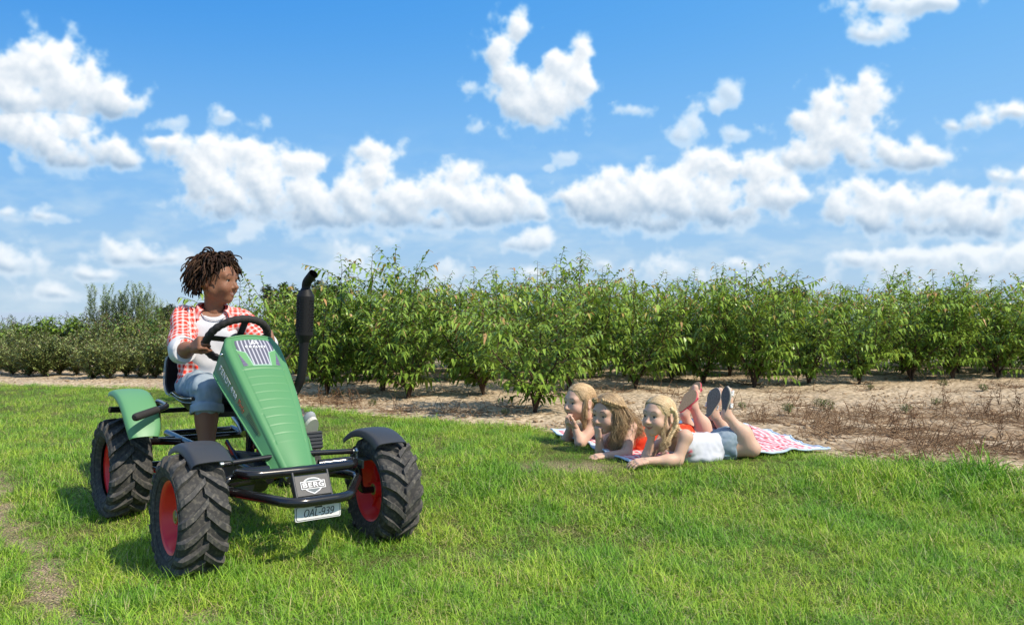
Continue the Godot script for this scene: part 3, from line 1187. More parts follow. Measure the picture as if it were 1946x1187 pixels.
	mb.rbox(Transform3D(Basis.IDENTITY, Vector3(0, 7.4, 0)), Vector3(0.7, 0.05, 0.05), 0.01)
	var mast := obj("mast", mb.commit(), mat(lin(0.10, 0.17, 0.28), 0.6))
	mast.position = Vector3((1397.0 - 973.0) * 120.0 / 1480.0, hgt(0.0, -120.0), -120.0)
	tag(mast, "thin blue grey mast on the horizon between the tree tops", "mast")


# dead stalks, litter and weeds on the bare soil
func make_litter() -> void:
	rng.seed = 900
	var brown := vmat(0.9, 0.2)
	var straw := MB.new()
	for k in 9:
		var a := rng.randf() * TAU
		var p := Vector3(rng.randf_range(-0.05, 0.05), 0.004, rng.randf_range(-0.05, 0.05))
		var d := Vector3(cos(a), rng.randf_range(0.0, 0.9) * rng.randf(), sin(a)).normalized()
		var pts := PackedVector3Array()
		var rad := PackedFloat32Array()
		for j in 5:
			pts.append(p)
			rad.append(0.0017 * (1.0 - 0.15 * j))
			d = (d + Vector3(rng.randf_range(-0.5, 0.5), rng.randf_range(-0.45, 0.15), rng.randf_range(-0.5, 0.5))).normalized()
			p += d * 0.022
			p.y = maxf(p.y, 0.003)
		straw.col = Color(0.15, 0.088, 0.052).lerp(Color(0.34, 0.235, 0.14), rng.randf())
		straw.tube(pts, rad, 4, false)
	var clump := straw.commit()
	var spots := []
	for k in 8500:
		var x := rng.randf_range(-3.0, 6.5)
		var d := rng.randf_range(4.0, 9.5)
		var e := lawn_edge(x)
		if d < e + 0.05:
			continue
		var dense := 0.10 + 0.90 * smoothstep(1.2, 2.4, x) * smoothstep(7.0, 5.6, d)
		dense = maxf(dense, 0.55 * smoothstep(0.45, 0.1, absf(d - e - 0.45)) * smoothstep(0.6, -0.4, x))
		dense *= clampf(0.5 + 1.4 * soft_noise.get_noise_2d(x * 90.0, d * 130.0), 0.0, 1.0)
		if rng.randf() > dense:
			continue
		spots.append(Transform3D(Basis(UPV, rng.randf() * TAU).scaled(Vector3.ONE * rng.randf_range(0.7, 1.9)), Vector3(x, hgt(x, -d) + 0.004, -d)))
	var mm := MultiMesh.new()
	mm.transform_format = MultiMesh.TRANSFORM_3D
	mm.mesh = clump
	mm.instance_count = spots.size()
	for j in spots.size():
		mm.set_instance_transform(j, spots[j])
	var o := MultiMeshInstance3D.new()
	o.multimesh = mm
	o.material_override = brown
	o.name = numbered("dry_litter")
	add_child(o)
	tag(o, "brown dry stalks and litter scattered over the sandy soil", "litter", "", "stuff")
	# clods of sand
	var clod := MB.new()
	clod.col = Color(0.36, 0.255, 0.16)
	clod.ball(Vector3.ZERO, Vector3(0.02, 0.012, 0.018), Basis.IDENTITY, 5, 7)
	for k in clod.v.size():
		clod.v[k] *= 1.0 + 0.35 * soft_noise.get_noise_3d(clod.v[k].x * 9000.0, clod.v[k].y * 9000.0, clod.v[k].z * 9000.0)
	mm = MultiMesh.new()
	mm.transform_format = MultiMesh.TRANSFORM_3D
	mm.mesh = clod.commit()
	spots = []
	for k in 5200:
		var d := 4.0 + 10.0 * rng.randf() * rng.randf() + rng.randf()
		var x := rng.randf_range(-0.75, 0.75) * d
		if d < lawn_edge(x) + 0.02:
			continue
		var z := rng.randf_range(0.25, 0.7) + (rng.randf_range(0.3, 0.9) if rng.randf() < 0.08 else 0.0)
		spots.append(Transform3D(Basis(UPV, rng.randf() * TAU).scaled(Vector3(z, z * 0.8, z)), Vector3(x, hgt(x, -d) + 0.006, -d)))
	mm.instance_count = spots.size()
	for j in spots.size():
		mm.set_instance_transform(j, spots[j])
	o = MultiMeshInstance3D.new()
	o.multimesh = mm
	o.material_override = brown
	o.name = numbered("soil_clods")
	add_child(o)
	tag(o, "small clods of sand lying on the bare soil", "clods", "", "stuff")
	# weeds
	var wm := vmat(0.85, 0.2)
	var lm := leaf_mat(0.5, 0.5)
	var weed := plant({"tall": 0.13, "wide": 0.07, "stems": 7, "twigs": 4, "twig": 0.4, "leaf": 0.030, "leaf_wide": 0.22, "gap": 0.014, "low": 0.1, "foot": 0.01, "twig_thick": 0.4, "thick": 1.2, "whip": false, "green": Color(0.08, 0.12, 0.025), "light": Color(0.16, 0.20, 0.05), "ranks": [1.0, -1.0]})
	var list := [[1499, 788, 1.0, "green weed on the soil behind the blanket's right end"], [1558, 775, 0.9, "green weed on the soil beyond the blanket"], [1573, 782, 1.1, "bushy green weed on the soil beyond the blanket's tip"], [1722, 787, 0.9, "green weed among the dry stalks at the right"], [1780, 772, 0.8, "small weed at the edge of the dry stalks"], [1411, 778, 0.7, "little weed behind the dark sandals"], [1655, 742, 0.7, "little weed under the third tree from the right"], [1793, 735, 0.9, "weed at the foot of a right hand tree"], [1870, 745, 0.9, "weed below the tree nearest the right edge"], [708, 772, 0.7, "little weed behind the front fender"], [960, 790, 0.6, "little weed left of the nearest tree's foot"], [640, 756, 1.0, "weed at the foot of the tree by the exhaust"]]
	for q in list:
		place_plant(weed, "weed", "foliage", q[3], "weed", "weeds on the bare soil", on_soil(q[0], q[1]), rng.randf() * TAU, q[2] * 0.72, wm, lm)
	var dry := plant({"tall": 0.20, "wide": 0.05, "stems": 4, "twigs": 5, "twig": 0.25, "leaf": 0.018, "leaf_wide": 0.3, "gap": 0.02, "low": 0.3, "foot": 0.02, "twig_thick": 0.4, "whip": false, "bark": Color(0.13, 0.075, 0.045), "green": Color(0.12, 0.062, 0.035), "light": Color(0.22, 0.12, 0.06), "tip": Color(0.25, 0.1, 0.05), "ranks": [1.0]})
	list = [[1451, 806, 0.8, "dead brown stalk left of the blanket's right end"], [1900, 772, 1.2, "tall grey brown dead weed near the right edge"], [1795, 778, 1.0, "dead brown weed left of the tall dead one"], [1732, 822, 1.0, "dead upright stalk among the dry litter"], [1698, 830, 0.9, "short dead stalk left of the upright one"], [1903, 835, 1.0, "dead stalk near the lower right soil"], [1935, 800, 1.4, "brown dead bush at the right edge"], [1880, 800, 1.1, "dead stalk left of the brown dead bush"], [610, 774, 0.9, "red brown dried stalks right of the seat, left one"], [640, 772, 0.9, "red brown dried stalks behind the hood"], [668, 772, 0.9, "red brown dried stalks, right one"], [1660, 800, 0.8, "dead twig standing alone on the soil"]]
	for q in list:
		place_plant(dry, "dead_stalk", "foliage", q[3], "dead plant", "dead stalks on the soil", on_soil(q[0], q[1]), rng.randf() * TAU, q[2], wm, brown)


# ---------------------------------------------------------------- the pedal tractor
# its own axes: z forward, y up, x to the picture's right; origin on the ground between the four wheels
func hood_mid(s: float) -> Vector3:
	return Vector3(0, 0.797, -0.028).lerp(Vector3(0, 0.350, 0.486), s) + Vector3(0, 0.72, 0.70) * 0.014 * sin(PI * s)


func hood_down(s: float) -> Vector3:
	return Vector3(0, -1.0, -0.22).lerp(Vector3(0, -0.8, -0.6), s).normalized()


func hood_half(s: float) -> float:
	return (lerpf(0.119, 0.064, s) + 0.013 * sin(PI * pow(s, 0.8))) * (1.0 - 0.14 * pow(maxf(0.0, 1.0 - s / 0.09), 2.0))


func hood_rib(x: float, s: float, w: float) -> float:
	var inside := absf(x) / (w * 0.74)
	var out := 0.0
	if s > 0.285 and s < 0.85 and inside < 1.0:
		var ph := (s - 0.30) / 0.545 * 9.0
		if ph > 0.0 and ph < 9.0:
			var f := ph - floorf(ph)
			out = (0.0004 * f * f * (1.0 - smoothstep(0.93, 1.0, f)) - 0.0011 * smoothstep(0.09, 0.03, f)) * smoothstep(1.0, 0.93, inside)
		out -= 0.002 * (smoothstep(0.285, 0.292, s) * (1.0 - smoothstep(0.298, 0.305, s)))
		out -= 0.0022 * smoothstep(0.95, 0.97, inside)
	if s > 0.03 and s < 0.285 and inside < 1.05 and inside > 0.98:
		out -= 0.0015
	return out


# u: -1..1 over the top face; off: height over the skin
func hood_top(s: float, u: float, off := 0.0) -> Vector3:
	var w := hood_half(s)
	var x := u * (w - 0.018)
	var dn := hood_down(s)
	var p := hood_mid(s) + Vector3(x, 0, 0) + dn * 0.010 * u * u
	return p - dn * (off + hood_rib(x, s, w))


func hood_wall_len(s: float) -> float:
	return lerpf(0.122, 0.018, pow(s, 0.85))


# t: 0..1 down the side face
func hood_side(s: float, t: float, side: float, off := 0.0) -> Vector3:
	var w := hood_half(s)
	var dn := hood_down(s)
	var flare := lerpf(0.026, 0.020, s)
	return hood_mid(s) + Vector3(side * (w + flare * t + off), 0, 0) + dn * (0.028 + t * hood_wall_len(s))


func hood_row(s: float, off: float) -> PackedVector3Array:
	var row := PackedVector3Array()
	var w := hood_half(s)
	var dn := hood_down(s)
	for k in 11:
		row.append(hood_side(s, 1.0 - k / 10.0, -1.0, off))
	for k in range(1, 7):
		var a := PI * 0.5 * k / 7.0
		row.append(hood_mid(s) + Vector3(-(w - 0.018) - (0.018 + off) * cos(a), 0, 0) + dn * (0.010 + 0.018 - (0.018 + off) * sin(a)))
	for k in 47:
		row.append(hood_top(s, -1.0 + 2.0 * k / 46.0, off))
	for k in range(1, 7):
		var a := PI * 0.5 * (7 - k) / 7.0
		row.append(hood_mid(s) + Vector3((w - 0.018) + (0.018 + off) * cos(a), 0, 0) + dn * (0.010 + 0.018 - (0.018 + off) * sin(a)))
	for k in 11:
		row.append(hood_side(s, k / 10.0, 1.0, off))
	return row


func make_hood(kart: Node3D, green: Material, M: Dictionary) -> void:
	var mb := MB.new()
	var rows := []
	var n := 230
	for r in n + 1:
		rows.append(hood_row(float(r) / n, 0.0))
	mb.grid(rows, false, true)
	# rolled nose and rear lip
	var nose := []
	var last: PackedVector3Array = rows[n]
	var tip := hood_mid(1.0) + Vector3(0, -0.022, -0.012)
	for k in 6:
		var t := k / 5.0
		var row := PackedVector3Array()
		for p in last:
			row.append(p.lerp(tip, t * t * 0.9) + Vector3(0, -0.006 * sin(t * PI * 0.5), 0.008 * sin(t * PI)))
		nose.append(row)
	mb.grid(nose, false, true)
	var inner := []
	for r in range(0, n + 1, 10):
		inner.append(hood_row(float(r) / n, -0.006))
	mb.grid(inner, false, false)
	var bead := PackedVector3Array()
	for k in range(0, rows[0].size(), 2):
		bead.append(rows[0][k])
	mb.tube(bead, PackedFloat32Array([0.0042]), 6)
	for side in [-1.0, 1.0]:
		bead = PackedVector3Array()
		for r in 40:
			bead.append(hood_side(r / 39.0, 1.0, side))
		mb.tube(bead, PackedFloat32Array([0.0040]), 6)
	var hood := obj("hood", mb.commit(), green, kart)

	# printed sheet on the upper part: silver stripes on dark grey, pale green edging
	mb = MB.new()
	var S := 70
	var N := 90
	for a in S:
		for b in N:
			var s := lerpf(0.035, 0.275, (a + 0.5) / S)
			var u := lerpf(-0.80, 0.80, (b + 0.5) / N)
			var v := (s - 0.035) / 0.24
			var au := absf(u)
			# the dark field is wide above and narrows like a shield below
			var bound := 0.78
			if v > 0.36:
				bound = lerpf(0.78, 0.46, smoothstep(0.36, 0.52, v))
			if v > 0.52:
				bound = lerpf(0.46, 0.36, (v - 0.52) / 0.48)
			var c := Color(0, 0, 0, 0)
			if v > 0.03 and v < 0.94 and au < bound - 0.02:
				var st := fposmod(u * 6.2 + 0.5, 1.0)
				var k := exp(-pow((st - 0.5) / 0.16, 2.0))
				c = Color(0.105, 0.105, 0.145).lerp(Color(0.55, 0.55, 0.60), k)
			elif v > 0.34 and v < 0.98 and au < bound + 0.035:
				c = Color(0.30, 0.48, 0.36)
			elif v > 0.40 and v < 0.99 and au < 0.80:
				# dark slanted side vents inside a lighter green field
				var f := (v - 0.50) / 0.46
				if f > 0.0 and f < 1.0 and au < 0.78 and au > 0.78 - 0.20 * f:
					c = Color(0.11, 0.10, 0.16).lerp(Color(0.24, 0.22, 0.30), fposmod(f * 5.0, 1.0) * 0.4)
				elif au < bound + 0.30:
					c = Color(0.135, 0.33, 0.13)
			if c.a == 0.0:
				continue
			mb.col = c
			var s0 := lerpf(0.035, 0.275, float(a) / S)
			var s1 := lerpf(0.035, 0.275, (a + 1.0) / S)
			var u0 := lerpf(-0.80, 0.80, float(b) / N)
			var u1 := lerpf(-0.80, 0.80, (b + 1.0) / N)
			mb.quad(hood_top(s0, u0, 0.0012), hood_top(s0, u1, 0.0012), hood_top(s1, u1, 0.0012), hood_top(s1, u0, 0.0012), hood_mid(s) + hood_down(s) * 0.3)
	obj("printed_sheet", mb.commit(), vmat(0.32, 0.5), hood)
	var dir := (hood_top(0.2, 0) - hood_top(0.05, 0)).normalized()
	var up := -hood_down(0.12)
	up = (up - dir * up.dot(dir)).normalized()
	var face := Basis(dir.cross(up) * -1.0, -dir, up)
	face = Basis(Vector3(1, 0, 0), -dir, Vector3(1, 0, 0).cross(-dir))
	lettering("FENDT", hood, M.white, Transform3D(face, hood_top(0.112, 0.02, 0.0035)), 0.088, 0.013)
	# the angular mark above the name
	mb = MB.new()
	for poly in [[-0.018, -0.012, -0.005, 0.012, 0.001, 0.012, -0.009, -0.012], [0.001, 0.012, 0.006, 0.012, 0.021, -0.007, 0.013, -0.007], [-0.007, -0.007, 0.013, -0.007, 0.010, -0.003, -0.006, -0.003], [-0.001, -0.009, 0.004, -0.009, 0.004, -0.012, -0.001, -0.012], [0.009, -0.009, 0.014, -0.009, 0.014, -0.012, 0.009, -0.012]]:
		var pts := PackedVector2Array()
		for k in range(0, poly.size(), 2):
			pts.append(Vector2(poly[k], poly[k + 1]))
		mb.slab(pts, 0.0006, Transform3D(face, hood_top(0.068, 0.02, 0.0022)))
	obj("emblem", mb.commit(), M.white, hood)

	# side sheets with the lettering and the vent
	for side in [-1.0, 1.0]:
		mb = MB.new()
		rows = []
		for a in 141:
			var s := lerpf(0.07, 0.74, a / 140.0)
			var row := PackedVector3Array()
			var t0 := lerpf(0.10, 0.16, s)
			var t1 := lerpf(0.80, 0.62, s) - 0.55 * smoothstep(0.5, 0.74, s) * 0.5
			for b in 5:
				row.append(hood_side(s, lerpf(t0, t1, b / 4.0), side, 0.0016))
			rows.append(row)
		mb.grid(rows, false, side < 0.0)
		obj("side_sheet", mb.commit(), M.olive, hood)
		mb = MB.new()
		for a in 13:
			for b in 4:
				var s := 0.575 + a * 0.012
				var t := 0.22 + b * 0.09 + a * 0.004
				var q := []
				for e in [[-0.003, -0.03], [0.003, -0.03], [0.003, 0.03], [-0.003, 0.03]]:
					q.append(hood_side(s + e[0], t + e[1], side, 0.0030))
				mb.quad(q[0], q[1], q[2], q[3], Vector3(0, q[0].y, q[0].z))
		obj("vent_grille", mb.commit(), M.black, hood)
		var along := (hood_side(0.5, 0.4, side) - hood_side(0.2, 0.4, side)).normalized() * (1.0 if side < 0 else -1.0)
		var outw := Vector3(side, 0.1, 0)
		outw = (outw - along * outw.dot(along)).normalized()
		var fb := Basis(along, outw.cross(along), outw)
		lettering("FENDT 939", hood, M.silver_print, Transform3D(fb, hood_side(0.27, 0.50, side, 0.0035)), 0.185, 0.026)
		lettering("Vario", hood, M.red_print, Transform3D(fb, hood_side(0.485 if side < 0 else 0.06, 0.50, side, 0.0035)), 0.062, 0.030, "Droid Serif", false, 0.25)
		var bolt := MB.new()
		bolt.ball(hood_side(0.075, 0.18, side, 0.002), Vector3(0.006, 0.007, 0.007))
		obj("bolt", bolt.commit(), M.chrome, hood)


func tyre_shape() -> Array:
	# the lathe's y axis is the axle, +y the outer side
	var mb := MB.new()
	mb.col = Color(0.72, 0.73, 0.74)
	var W := 0.074
	var prof := PackedVector2Array()
	var side := [[0.118, 0.046], [0.124, 0.056], [0.134, 0.063], [0.150, 0.069], [0.166, 0.0715], [0.178, 0.069], [0.186, 0.062], [0.191, 0.048], [0.194, 0.030], [0.1955, 0.012]]
	for p in side:
		p[1] *= 1.12
		prof.append(Vector2(p[0], -p[1]))
	side.reverse()
	for p in side:
		prof.append(Vector2(p[0], p[1]))
	var rows := []
	for p in prof:
		var row := PackedVector3Array()
		for s in 72:
			var a := TAU * s / 72
			row.append(Vector3(p.x * cos(a), p.y, p.x * sin(a)))
		rows.append(row)
	mb.grid(rows, true, true)
	# raised ring and letters' band on the wall
	for sgn in [-1.0, 1.0]:
		for rr in [0.140, 0.168]:
			var ring := PackedVector3Array()
			for s in 60:
				var a := TAU * s / 60
				ring.append(Vector3(rr * cos(a), sgn * (0.0735 if rr < 0.15 else 0.0800), rr * sin(a)))
			mb.tube(ring, PackedFloat32Array([0.0018]), 5, false, true)
	# lugs: bent bars from the middle to past the shoulder, the two sides staggered
	var carc := func(s: float) -> Vector2:   # (radius, height) for s from 0 (middle) to 1.25 (down the shoulder)
		if s < 0.85:
			return Vector2(0.1955 - 0.006 * s * s, s * 0.078)
		var t := (s - 0.85) / 0.4
		return Vector2(0.1912 - 0.026 * t * t - 0.004 * t, 0.0663 + 0.0150 * sin(t * 1.5))
	mb.col = Color(1, 1, 1)
	for sgn in [-1.0, 1.0]:
		for k in 18:
			var a0 := TAU * (k + (0.5 if sgn > 0 else 0.0)) / 18
			var prev := []
			for j in 9:
				var s := -0.06 + 1.26 * j / 8.0
				var q: Vector2 = carc.call(absf(s))
				var y: float = q.y * sgn * signf(s if s != 0 else 1.0)
				var mid := a0 + 0.37 * s - 0.13 * maxf(0.0, s - 0.55)
				var hb := 0.076
				var ht := 0.050
				var high: float = 0.0155 if s < 0.9 else lerpf(0.0155, 0.005, (s - 0.9) / 0.3)
				var out: float = 0.0 if s < 0.85 else (s - 0.85) * 0.012
				var r1 := q.x + high
				var pts := []
				for e in [[-hb, q.x - 0.004, 0.0], [-ht, r1, out], [ht, r1, out], [hb, q.x - 0.004, 0.0]]:
					pts.append(Vector3(e[1] * cos(mid + e[0]), y + e[2] * sgn, e[1] * sin(mid + e[0])))
				if j > 0:
					var core: Vector3 = (prev[0] + prev[3] + pts[0] + pts[3]) * 0.25 * 0.97
					for e in 3:
						mb.quad(prev[e], prev[e + 1], pts[e + 1], pts[e], core)
				if j == 0 or j == 8:
					var dirn: Vector3 = Vector3(0, sgn * (-0.02 if j == 8 else 0.02), 0)
					mb.quad(pts[0], pts[1], pts[2], pts[3], (pts[0] + pts[3]) * 0.5 + dirn)
				prev = pts
	var tyre := mb.commit()
	mb = MB.new()
	var I := Transform3D.IDENTITY
	mb.lathe(PackedVector2Array([Vector2(0.116, -0.058), Vector2(0.124, -0.062), Vector2(0.127, -0.056), Vector2(0.122, -0.046), Vector2(0.119, 0.0), Vector2(0.122, 0.046), Vector2(0.127, 0.056), Vector2(0.124, 0.062), Vector2(0.116, 0.058)]), 56, I)
	mb.lathe(PackedVector2Array([Vector2(0.116, 0.058), Vector2(0.108, 0.050), Vector2(0.098, 0.022), Vector2(0.086, 0.006), Vector2(0.060, -0.004), Vector2(0.034, -0.004), Vector2(0.030, 0.002), Vector2(0.028, 0.040), Vector2(0.026, 0.043), Vector2(0.019, 0.043)]), 56, I)
	mb.lathe(PackedVector2Array([Vector2(0.019, -0.043), Vector2(0.026, -0.043), Vector2(0.028, -0.040), Vector2(0.030, -0.012), Vector2(0.034, -0.010), Vector2(0.060, -0.010), Vector2(0.086, -0.012), Vector2(0.098, -0.026), Vector2(0.108, -0.050), Vector2(0.116, -0.058)]), 56, I)
	for k in 6:   # stiffening folds on the inner face
		var a := TAU * k / 6
		var rad := Vector3(cos(a), 0, sin(a))
		mb.rbox(Transform3D(Basis(rad, UPV, rad.cross(UPV)), rad * 0.062 + Vector3(0, -0.016, 0)), Vector3(0.062, 0.012, 0.006), 0.002)
	var rim := mb.commit()
	mb = MB.new()
	mb.lathe(PackedVector2Array([Vector2(0.0, 0.047), Vector2(0.012, 0.047), Vector2(0.014, 0.044)]), 20, I, true)
	mb.lathe(PackedVector2Array([Vector2(0.014, 0.044), Vector2(0.0205, 0.0455), Vector2(0.0225, 0.0435), Vector2(0.0225, 0.036)]), 24, I, true)
	var cap := mb.commit()
	mb = MB.new()
	mb.lathe(PackedVector2Array([Vector2(0.0225, -0.036), Vector2(0.0225, -0.0435), Vector2(0.0205, -0.0455), Vector2(0.0, -0.046)]), 24, I, true)
	return [tyre, rim, cap, mb.commit()]


# a band bent round the wheel's axle (y, z), with a lip down each side
func fender_shape(cy: float, cz: float, R: float, a0: float, a1: float, x0: float, x1: float, thick: float, lip: float, round_ := 0.0) -> ArrayMesh:
	var mb := MB.new()
	var prof := [Vector2(0.0, -lip), Vector2(0.004, -lip * 0.35), Vector2(0.012, -0.003), Vector2(0.022, 0.0)]
	var n := 28
	var outer := []
	var inner := []
	for k in n + 1:
		var t := float(k) / n
		var a := deg_to_rad(lerpf(a0, a1, t))
		var pinch := round_ * pow(absf(t * 2.0 - 1.0), 5.0)
		var ro := PackedVector3Array()
		var ri := PackedVector3Array()
		var cols := []
		for p in prof:
			cols.append([x0 + p.x + pinch * 0.5, p.y])
		for j in 9:
			var u := (j + 1) / 10.0
			cols.append([lerpf(x0 + 0.022 + pinch * 0.5, x1 - 0.022 - pinch, u), 0.003 * sin(PI * u)])
		for j in range(3, -1, -1):
			cols.append([x1 - prof[j].x - pinch, prof[j].y])
		for q in cols:
			var r: float = R + q[1] - 0.012 * pow(absf(t * 2.0 - 1.0), 6.0) * 0.0
			ro.append(Vector3(q[0], cy + r * sin(a), cz + r * cos(a)))
			ri.append(Vector3(q[0], cy + (r - thick) * sin(a), cz + (r - thick) * cos(a)))
		outer.append(ro)
		inner.append(ri)
	mb.grid(outer)
	mb.grid(inner, false, true)
	for e in [0, n]:
		var edge := [outer[e], inner[e]]
		mb.grid(edge, false, e == 0)
	var W: int = outer[0].size()
	for e in [0, W - 1]:
		var A := PackedVector3Array()
		var B := PackedVector3Array()
		for k in n + 1:
			A.append(outer[k][e])
			B.append(inner[k][e])
		mb.grid([A, B], false, e != 0)
	return mb.commit()


func bent(pts: Array, r: float, round_ := 0.03) -> PackedVector3Array:   # a path with its corners rounded
	var out := PackedVector3Array()
	out.append(pts[0])
	for k in range(1, pts.size() - 1):
		var p: Vector3 = pts[k]
		var a: Vector3 = pts[k - 1]
		var b: Vector3 = pts[k + 1]
		var ra := minf(round_, p.distance_to(a) * 0.48)
		var rb := minf(round_, p.distance_to(b) * 0.48)
		var s := p + (a - p).normalized() * ra
		var e := p + (b - p).normalized() * rb
		for j in 7:
			var t := j / 6.0
			out.append(s.lerp(p, t).lerp(p.lerp(e, t), t))
	out.append(pts[pts.size() - 1])
	return out


func make_kart() -> Node3D:
	var kart := thing("pedal_tractor", "green pedal tractor with red wheels, chunky black tyres and upright exhaust", "pedal tractor", Vector3(-1.110, 0.016, -3.247))
	kart.basis = Basis(UPV, deg_to_rad(40.0)) * Basis(Vector3.RIGHT, deg_to_rad(1.65)) * Basis(Vector3.BACK, deg_to_rad(-1.36))
	var M := {}
	M.green = mat(lin(0.085, 0.255, 0.100), 0.46, 0.0, 0.5)
	M.fender_green = mat(lin(0.105, 0.285, 0.125), 0.46, 0.0, 0.5)
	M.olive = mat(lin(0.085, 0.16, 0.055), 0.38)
	M.white = mat(lin(0.75, 0.76, 0.78), 0.4)
	M.silver_print = mat(lin(0.55, 0.57, 0.58), 0.4)
	M.red_print = mat(lin(0.50, 0.03, 0.025), 0.4)
	M.black = mat(lin(0.016, 0.016, 0.018), 0.35)
	M.frame = mat(lin(0.011, 0.011, 0.012), 0.22, 0.0, 0.5)
	M.frame.clearcoat_enabled = true
	M.frame.clearcoat = 0.3
	M.frame.clearcoat_roughness = 0.08
	M.plastic = mat(lin(0.035, 0.037, 0.042), 0.45)
	grain(M.plastic, 0.2, 0.015, 20.0)
	M.grip = mat(lin(0.022, 0.020, 0.019), 0.75)
	grain(M.grip, 0.3, 0.08, 20.0)
	M.chrome = mat(lin(0.62, 0.64, 0.66), 0.22, 1.0)
	M.zinc = mat(lin(0.42, 0.46, 0.47), 0.36, 1.0)
	M.red = mat(lin(0.74, 0.026, 0.024), 0.36)
	M.bronze = mat(lin(0.30, 0.26, 0.12), 0.4, 0.8)
	M.tyre = mat(Color(1, 1, 1), 0.82, 0.0, 0.35)
	M.tyre.vertex_color_use_as_albedo = true
	M.tyre.albedo_texture = flecks(lin(0.060, 0.059, 0.058), lin(0.17, 0.155, 0.130), 0.05, 0.66, 0.22, 4)
	grain(M.tyre, 0.12, 0.06, 4.0)

	make_hood(kart, M.green, M)

	# wheels
	var ws := tyre_shape()
	for w in [[-0.38, 0.45], [0.38, 0.45], [-0.38, -0.45], [0.38, -0.45]]:
		var wheel := sub("wheel", kart)
		var left: bool = w[0] < 0.0
		# y of the wheel's own axes points outwards; the V of the lugs points down in front
		var by := Vector3(-1, 0, 0) if left else Vector3(1, 0, 0)
		var bx := Vector3(0, 0, 1)
		var spin: float = w[0] * 1.7 + w[1] * 0.9
		wheel.transform = Transform3D(Basis(bx, by, bx.cross(by)), Vector3(w[0], 0.207, w[1]))
		var flip := Basis.IDENTITY
		wheel.basis = Basis(Vector3.RIGHT, spin) * wheel.basis
		var steer := deg_to_rad(-1.0 if left else -4.0) if w[1] > 0 else 0.0
		wheel.basis = Basis(UPV, steer) * wheel.basis
		var t := obj("tyre", ws[0], M.tyre, wheel)
		if not left:
			pass
		var rim := obj("rim", ws[1], M.red, wheel)
		obj("hub_cap", ws[2], M.bronze, wheel)
		obj("hub_cap", ws[3], M.bronze, wheel)
		if w[1] < 0:
			for part in wheel.get_children():
				if part.name != "tyre":
					part.position.y = -0.022

	# fenders
	obj("rear_fender", fender_shape(0.21, -0.45, 0.330, 31, 112, -0.425, -0.285, 0.006, 0.020, 0.02), M.fender_green, kart)
	obj("front_fender", fender_shape(0.20, 0.44, 0.250, 56, 124, -0.415, -0.275, 0.005, 0.026), M.plastic, kart)
	obj("front_fender", fender_shape(0.20, 0.44, 0.250, 58, 128, 0.275, 0.415, 0.005, 0.026), M.plastic, kart)

	# frame
	var mb := MB.new()
	for s in [-1.0, 1.0]:
		mb.tube(bent([Vector3(s * 0.15, 0.315, -0.60), Vector3(s * 0.15, 0.315, -0.30), Vector3(s * 0.12, 0.315, 0.10), Vector3(s * 0.10, 0.30, 0.46)], 0.016, 0.08), PackedFloat32Array([0.017]), 12)
		mb.tube(PackedVector3Array([Vector3(s * 0.27, 0.30, -0.45), Vector3(s * 0.27, 0.15, -0.45)]), PackedFloat32Array([0.016]), 10)
		mb.tube(PackedVector3Array([Vector3(s * 0.27, 0.31, -0.45), Vector3(s * 0.15, 0.315, -0.35)]), PackedFloat32Array([0.016]), 10)
		mb.tube(PackedVector3Array([Vector3(s * 0.36, 0.207, -0.45), Vector3(s * 0.1, 0.207, -0.45)]), PackedFloat32Array([0.013]), 10)
		mb.tube(PackedVector3Array([Vector3(s * 0.265, 0.195, -0.42), Vector3(s * 0.14, 0.20, 0.10)]), PackedFloat32Array([0.013]), 10)
		# front axle arm down to the hub
		mb.tube(bent([Vector3(s * 0.10, 0.315, 0.43), Vector3(s * 0.262, 0.315, 0.455), Vector3(s * 0.275, 0.21, 0.455), Vector3(s * 0.34, 0.207, 0.45)], 0.014, 0.03), PackedFloat32Array([0.0135]), 10)
	mb.tube(PackedVector3Array([Vector3(-0.27, 0.31, -0.45), Vector3(0.27, 0.31, -0.45)]), PackedFloat32Array([0.016]), 10)
	mb.tube(PackedVector3Array([Vector3(-0.15, 0.315, -0.58), Vector3(0.15, 0.315, -0.58)]), PackedFloat32Array([0.016]), 10)
	mb.tube(PackedVector3Array([Vector3(-0.11, 0.305, 0.30), Vector3(0.11, 0.305, 0.30)]), PackedFloat32Array([0.015]), 10)
	# posts under the hood
	mb.tube(PackedVector3Array([Vector3(-0.03, 0.31, 0.09), Vector3(-0.03, 0.62, 0.09)]), PackedFloat32Array([0.018]), 10)
	mb.tube(PackedVector3Array([Vector3(0.0, 0.30, 0.20), Vector3(0.0, 0.56, 0.20)]), PackedFloat32Array([0.014]), 10)
	obj("frame", mb.commit(), M.frame, kart)
	# seat rail across, stub with a clear end behind the green fender
	mb = MB.new()
	mb.tube(PackedVector3Array([Vector3(-0.35, 0.44, -0.46), Vector3(0.30, 0.44, -0.46)]), PackedFloat32Array([0.011]), 10)
	mb.tube(PackedVector3Array([Vector3(-0.44, 0.462, -0.42), Vector3(-0.30, 0.455, -0.44)]), PackedFloat32Array([0.013]), 10)
	mb.tube(PackedVector3Array([Vector3(0.0, 0.315, -0.45), Vector3(0.0, 0.45, -0.40)]), PackedFloat32Array([0.02]), 10)
	mb.tube(PackedVector3Array([Vector3(-0.24, 0.31, -0.45), Vector3(-0.28, 0.52, -0.45)]), PackedFloat32Array([0.012]), 8)
	mb.tube(PackedVector3Array([Vector3(0.24, 0.31, -0.45), Vector3(0.28, 0.52, -0.45)]), PackedFloat32Array([0.012]), 8)
	obj("seat_rail", mb.commit(), M.frame, kart)

	# bumper
	mb = MB.new()
